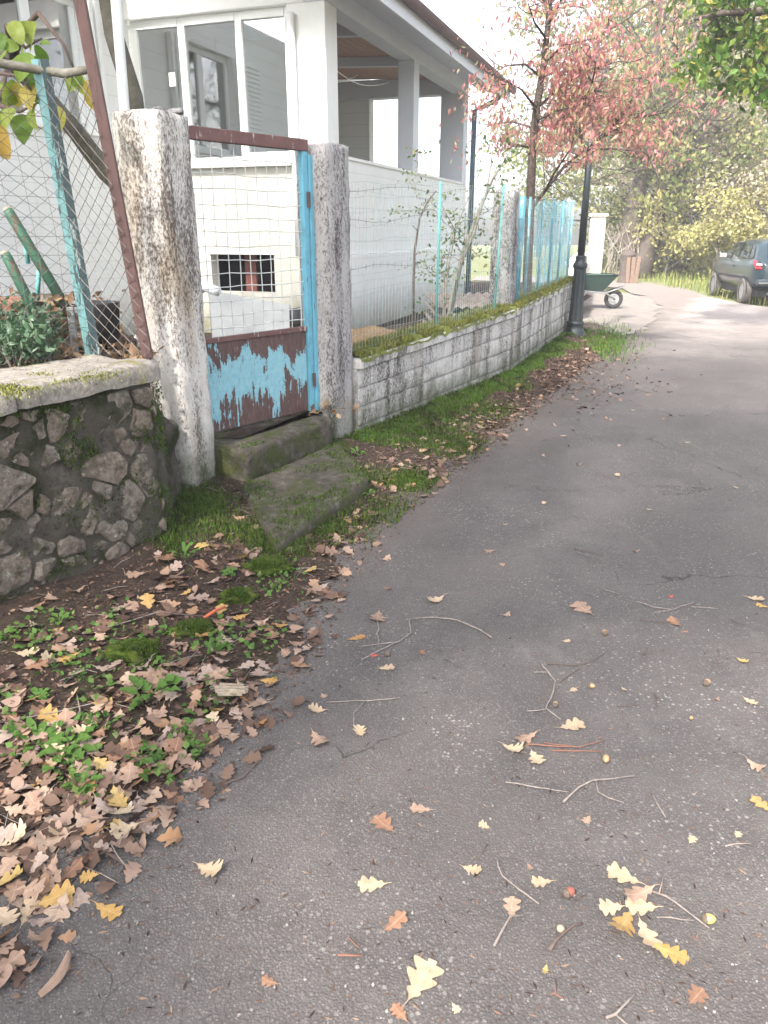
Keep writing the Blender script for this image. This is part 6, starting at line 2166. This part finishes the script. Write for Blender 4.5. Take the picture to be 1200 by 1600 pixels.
def acorns():
    rg = random.Random(8)
    A = [(606, 1020, 'acorn_cup', .011, 'dark greyish acorn lying beside the long bent twig'), (925, 1072, 'acorn_tan', .009, 'small split acorn near the crooked pale twig'), (1105, 1066, 'acorn_tan', .012, 'glossy tan acorn lying by itself on open asphalt'),
         (947, 1186, 'acorn_tan', .011, 'tan acorn beside the straight reddish twig'), (890, 1394, 'acorn_red', .012, 'reddish brown acorn lying on its side'), (945, 988, 'acorn_tan', .011, 'brownish acorn far out on the asphalt beside a white speck'),
         (1108, 1436, 'acorn_green', .012, 'green yellow acorn at the end of the cluster twig'), (868, 1100, 'acorn_tan', .009, 'half acorn shell beside the crooked pale twig'), (1080, 1122, 'acorn_tan', .006, 'tiny acorn cup on open asphalt')]
    for u, v, m_, r_, label in A:
        p = G(u, v, r_)
        q = rg.uniform(0, 6.28)
        t = thing('acorn', label, 'acorn', (p.x, p.y, 0), 'acorns on the asphalt')
        ax = Vector((math.cos(q), math.sin(q), 0)); sd_ = Vector((-math.sin(q), math.cos(q), 0)); up = Vector((0, 0, 1))
        def spin(prof, name, mat):
            V, F = [], []
            n = 12
            for a, rr in prof:
                for k in range(n):
                    g = 2 * math.pi * k / n
                    V.append(Vector((p.x, p.y, r_ + .001)) + ax * a * r_ + sd_ * (rr * r_ * math.cos(g)) + up * (rr * r_ * math.sin(g)))
            for i in range(len(prof) - 1):
                for k in range(n):
                    F.append((i * n + k, i * n + (k + 1) % n, (i + 1) * n + (k + 1) % n, (i + 1) * n + k))
            F.append(tuple(range(n - 1, -1, -1))); F.append(tuple(range((len(prof) - 1) * n, len(prof) * n)))
            MB().add(V, F).build(name, mat, t, True)
        spin([(-1.2, .5), (-.9, .85), (-.3, 1.0), (.4, .95), (1.0, .65), (1.3, .25), (1.42, .06)], 'nut', m_)
        spin([(-1.55, .1), (-1.45, .6), (-1.1, 1.0), (-.7, 1.06), (-.68, .9)], 'cup', 'acorn_cup')
    # pale rounded cap next to the thick dark twig
    p = G(876, 1452, .006)
    t = thing('fungus_cap', 'small pale round cap lying beside the thick dark twig', 'cap', (p.x, p.y, 0))
    MB().lathe([(.005, 0), (.009, .004), (.010, .009), (.007, .014), (.002, .016)], (p.x, p.y, .001), 14).build('cap', 'leaf_cream', t, True)
acorns()

# ------------------------------------------------------------------ weeds, moss cushions, stones on the verge
def verge_plants():
    rg = random.Random(19)
    def leafblade(p, q, L, w, lift, wave=.0, notch=0):
        """one broad leaf as mesh data starting at p, heading angle q"""
        V, F = [], []
        n = 8
        D = Vector((math.cos(q), math.sin(q), 0)); S = Vector((-math.sin(q), math.cos(q), 0))
        for i in range(n + 1):
            f = i / n
            stem = .28
            ww = .0016 if f < stem else w * math.sin(math.pi * min(1, (f - stem) / (1 - stem) * .93 + .05)) ** .7 * (1 + notch * .25 * math.cos(i * 3.1))
            c = p + D * L * f * math.cos(lift * .7) + Vector((0, 0, L * (math.sin(lift) * f - .55 * math.sin(lift) * f * f)))
            for s_ in (-1, 0, 1):
                V.append(c + S * ww * s_ + Vector((0, 0, abs(s_) * ww * .3 + wave * ww * math.sin(i * 2 + s_))))
        for i in range(n):
            for k in (0, 1):
                F.append((i * 3 + k, i * 3 + 3 + k, i * 3 + 4 + k, i * 3 + 1 + k))
        return V, F
    def weed(u, v, n, L, w, label, lift=(.3, 1.1), notch=0):
        p = G(u, v, .03); z, b = verge_local(p.x, p.y); p.z = z
        t = thing('weed', label, 'weed', tuple(p), 'green weeds in the verge')
        for k in range(n):
            q = k * 2.4 + rg.uniform(-.4, .4)
            V, F = leafblade(p + Vector((rg.gauss(0, .006), rg.gauss(0, .006), 0)), q, L * rg.uniform(.6, 1.15), w * rg.uniform(.75, 1.2), rg.uniform(*lift), .3, notch)
            MB().add(V, F).build('leaf', 'weed_leaf', t, True)
    weed(232, 1085, 11, .15, .019, 'tallest green weed with upright spoon-shaped leaves in the litter', (.5, 1.4), 1)
    weed(108, 1165, 12, .11, .019, 'broad-leaved rosette weed among tan leaves', (.2, .9), 1)
    weed(58, 1160, 9, .12, .016, 'long-leaved weed beside the broad rosette', (.2, .8))
    weed(95, 1190, 7, .08, .017, 'small low weed just below the broad rosette')
    weed(355, 900, 9, .06, .014, 'pale green weed near the foot of the steps', (.3, 1.0), 1)
    weed(335, 1015, 8, .07, .012, 'bright green seedling beside the mossy mound')
    weed(15, 1010, 8, .07, .014, 'dark green weed at the foot of the stone wall')
    weed(95, 985, 7, .06, .012, 'leafy weed close under the stone wall', (.3, 1.0))
    weed(130, 1220, 7, .07, .013, 'weed with rounded leaves among many tan oak leaves')
    weed(305, 1160, 7, .06, .012, 'weed near the dark bare soil by the asphalt edge')
    weed(60, 1090, 7, .06, .011, 'weed in the twiggy middle of the verge')
    weed(15, 1085, 7, .07, .013, 'weed near the stone wall among dark mulch')
    weed(260, 990, 7, .05, .011, 'tiny weed between the two mossy mounds')
    weed(575, 770, 8, .08, .012, 'weed sprouting beside the end of the lower step', (.6, 1.4))
    weed(560, 715, 9, .10, .012, 'leafy weed at the foot of the grey gate pillar', (.6, 1.4))
    weed(350, 745, 9, .10, .013, 'green weed growing between the whitewashed pillar and the step', (.5, 1.3), 1)
    weed(290, 880, 9, .12, .010, 'thin-leaved weed at the foot of the whitewashed pillar', (.8, 1.5))
    # clover-like low greens, joined: too small to count
    P = []
    for (u, v, r_, n) in ((230, 1030, 55, 90), (120, 1050, 60, 90), (340, 1000, 40, 80), (240, 1190, 45, 70), (120, 1215, 50, 60), (430, 900, 40, 90), (410, 1000, 35, 40), (20, 1150, 50, 60), (290, 1150, 30, 50), (180, 985, 50, 50), (330, 1085, 40, 50), (60, 1010, 50, 60), (140, 1130, 50, 60)):
        for _ in range(n):
            p = G(u + rg.gauss(0, r_ * .5), v + rg.gauss(0, r_ * .4), .02)
            z, b = verge_local(p.x, p.y)
            if .03 < b < 1.0: P.append((p.x, p.y, z + .004 + rg.random() * .02))
    D = nprng.normal(size=(len(P), 3)); D[:, 2] = np.abs(D[:, 2]) * .5
    tag(leaf_cloud('low_greens', np.array(P), .026, 'weed_leaf', None, .75, 0, .4, 2.5, D), 'small clover-like green leaves sprinkled through the litter', 'weeds', kind='stuff')
    # moss cushions
    for u, v, rx, ry, rz, lab in ((208, 1022, .105, .07, .05, 'larger round green moss cushion in the litter'), (300, 988, .075, .05, .035, 'small moss cushion beside the larger one'), (372, 932, .075, .05, .05, 'dark moss-covered lump near the steps'), (420, 888, .11, .07, .05, 'moss mound at the corner of the lower step')):
        p = G(u, v, .03); z, b = verge_local(p.x, p.y)
        t = thing('moss_cushion', lab, 'moss', (p.x, p.y, z), 'moss cushions on the verge')
        clump('mound', (p.x, p.y, z), rx, ry, rz, 'moss', t, rg.uniform(0, 3), .75, 4, u)
        Q = []
        for _ in range(int(16000 * rx * ry / .01 * .22) + 300):
            q = rg.uniform(0, 6.28); r_ = math.sqrt(rg.random())
            x, y = math.cos(q) * r_, math.sin(q) * r_
            Q.append((p.x + x * rx * .95, p.y + y * ry * .95, z + rz * .92 * math.sqrt(max(0, 1 - r_ * r_)) - .004))
        blades('tufts', Q, .016, 'moss_blade', t, .8, .0045)['kind'] = 'stuff'
    # pieces lying on the verge
    a, b = G(320, 975, .03), G(352, 958, .03)
    tag(MB().tube([a + Vector((0, 0, .03)), (a + b) / 2 + Vector((0, 0, .036)), b + Vector((0, 0, .03))], [.006, .008, .006], 6).build('bark_strip', 'bark_orange', None, True), 'bright orange red strip of bark on the litter', 'bark')
    c = G(362, 1083, .02)
    t = thing('rotten_wood', 'pale splintered chunk of rotten wood in the litter', 'wood', tuple(c))
    for k in range(6):
        q = c + Vector((rg.gauss(0, .004), (k - 2.5) * .009, .012 + .006 * (k % 2)))
        MB().box(q, rg.uniform(.08, .13), .009, .012, Matrix.Rotation(rg.uniform(-.1, .15), 3, 'Z')).build('splinter', 'wood_rot', t)
    # long dry stalks
    for k, ln in enumerate(([(0, 868 + 270), (80, 1115), (150, 1098)], [(238, 1095), (290, 1070), (325, 1045)], [(100, 1150), (125, 1110), (120, 1085)], [(240, 965), (320, 968), (395, 985)], [(130, 1000), (190, 985), (250, 965)])):
        pts = []
        for u, v in ln:
            p = G(u, v, .03); z, b_ = verge_local(p.x, p.y); p.z = z + .014; pts.append(p)
        tag(MB().tube(pts, [.003, .0026, .0016], 5).build('dry_stalk', ('twig_grey', 'twig_dark')[k % 2]), ('long pale stalk reaching out of the litter beside the long-leaved weed', 'dark stalk lying beside the tallest weed', 'upright-lying pale stalk beside the rosette weed', 'dark stalk running from the orange bark strip', 'pale stalk close under the stone wall')[k], 'stalk', 'dry stalks in the verge')
verge_plants()

# moss and grass along wall foot, steps and pillars
def foot_green():
    rg = random.Random(23)
    P, Q = [], []
    for _ in range(44000):
        s = rg.random()
        i = rg.randrange(int(VU * .0), VU + 1)
        fx, fy, ex, ey = lerp_tab[i]
        if fy < 5.8: continue
        b = abs(rg.gauss(0, .30)) 
        x, y = fx + (ex - fx) * b, fy + (ey - fy) * b
        k = nz(x, y, 9, 1.6)
        if b > .26 + .55 * k + (.20 if y < 8.5 else .12): continue
        z = verge_z(x, y, b)
        (P if nz(x, y, 2, 4) > -.05 else Q).append((x, y, z))
    tag(blades('foot_grass', P, .036, 'grass_blade', None, .9, .007), 'fresh green grass and moss along the foot of the low wall', 'grass', kind='stuff')
    # moss mats round the steps and pillar feet
    for (u, v, su, sv, n, z0) in ((330, 800, 40, 35, 1500, .05), (520, 690, 25, 18, 1000, .12), (300, 800, 25, 40, 1200, .05), (400, 830, 60, 22, 1500, .06), (560, 730, 25, 14, 800, .1), (500, 812, 70, 26, 2200, .04), (440, 852, 40, 14, 900, .04), (600, 790, 60, 20, 900, .03), (640, 748, 38, 12, 2200, .03), (700, 692, 50, 16, 2600, .03), (760, 640, 40, 14, 1500, .03), (270, 850, 25, 22, 700, .05)):
        for _ in range(n):
            p = G(u + rg.gauss(0, su * .6), v + rg.gauss(0, sv * .6), z0)
            z, b = verge_local(p.x, p.y)
            if b < 1.05: Q.append((p.x, p.y, z - .004))
    tag(blades('foot_moss', Q, .030, 'moss_blade', None, .9, .006), 'dark green moss round the steps and pillar feet', 'moss', kind='stuff')
    # moss patches on the edges of the steps: blades on the treads and noses
    M = []
    o = (-1.06, 4.86)
    for _ in range(5200):
        a, b = rg.uniform(0, 1.0), rg.random()
        q0 = Vector((*G(432, 848, .10).xy, 0)); q1 = Vector((*G(578, 742, .13).xy, 0)); q2 = Vector((-.34, 5.54, 0)); q3 = Vector((-.91, 4.60, 0))
        p = (q0 * (1 - a) + q1 * a) * (1 - b) + (q3 * (1 - a) + q2 * a) * b
        if nz(p.x, p.y, 4, 5) + (.25 if b < .22 or a > .8 or a < .22 else -.22) < .02: continue
        M.append((p.x, p.y, .083 + .03 * a + .014 * b))
    for _ in range(3000):
        a = rg.uniform(.0, 1.0); b = rg.uniform(-.19, .26)
        p = off(o, GD, a, b)
        if nz(p[0], p[1], 6, 5) + (.22 if abs(b + .05) > .17 else -.25) < .05: continue
        M.append((p[0], p[1], .278 + .03 * (b + .2)))
    # hanging moss on the step noses
    tag(blades('step_moss', M, .014, 'moss_blade', None, 1.0, .006), 'thin moss growing on the treads of the gate steps', 'moss', kind='stuff')
    # yellow moss patch on the coping of the stone wall
    S = []
    for _ in range(2400):
        u, v = rg.gauss(10, 28), rg.gauss(602, 9)
        if rg.random() < .4: u, v = rg.gauss(110, 40), rg.gauss(585, 6)
        p = G(u, v, .985)
        S.append((p.x, p.y, .982))
    tag(blades('coping_moss', S, .010, 'dry_moss_blade', None, 1.0, .006), 'yellowish moss patches on top of the stone wall coping', 'moss', kind='stuff')
    # moss clinging to the rubble face
    d = unit(SW1[0] - SW0[0], SW1[1] - SW0[1]); L = math.hypot(SW1[0] - SW0[0], SW1[1] - SW0[1])
    C = []
    for _ in range(26000):
        s, z = rg.uniform(.4, L + .05), rg.uniform(.0, .9)
        k = nz(s * 4.2, z * 4.2, 3)
        if k < .12: continue
        p = off(SW0, d, s, rg.uniform(-.005, .03))
        C.append((p[0], p[1], z))
    tag(blades('wall_moss', C, .016, 'moss_blade', None, 1.6, .007), 'dark moss in the joints of the rubble stone wall', 'moss', kind='stuff')
    # weeds by the lamp post
    W = []
    for _ in range(2600):
        p = G(rg.gauss(935, 26), rg.gauss(535, 14))
        if p.x > 2.9: W.append((p.x, p.y, .0))
    tag(blades('lamp_grass', W, .07, 'grass_blade', None, .9, .010), 'patchy grass and weeds round the lamp post foot', 'grass', kind='stuff')
    E = []
    for _ in range(500):
        p = G(rg.gauss(905, 60), rg.gauss(585, 35))
        E.append((p.x, p.y, .006))
    tag(leaf_scatter('far_litter', E, .045, 'litter'), 'brown leaf litter on the road near the lamp post', 'leaf litter', kind='stuff')
    # grey stone lying beside the lamp post
    p = G(922, 517)
    t = thing('kerb_stone', 'rough grey stone lying beside the lamp post foot', 'stone', (p.x, p.y, 0))
    clump('stone', (p.x, p.y, .02), .22, .14, .12, 'rubble_stone', t, .3, .3, 3, 2)
foot_green()

# ------------------------------------------------------------------ haze volume added to imitate glare and brighten the background
hz = MB().box((7.5, 35, 8.0), 142, 127, 18.2)
hb_ = hz.build('haze', None)
t_ = bpy.data.materials.new('haze'); t_.use_nodes = True
for n_ in list(t_.node_tree.nodes):
    if n_.type != 'OUTPUT_MATERIAL': t_.node_tree.nodes.remove(n_)
pv = t_.node_tree.nodes.new('ShaderNodeVolumePrincipled')
pv.inputs['Color'].default_value = (.97, .97, 1, 1)
pv.inputs['Density'].default_value = .0028
pv.inputs['Anisotropy'].default_value = 0.0
t_.node_tree.links.new(pv.outputs[0], t_.node_tree.nodes['Material Output'].inputs['Volume'])
hb_.data.materials.append(t_)
tag(hb_, 'pale haze volume added to wash out the background', 'haze', kind='stuff')
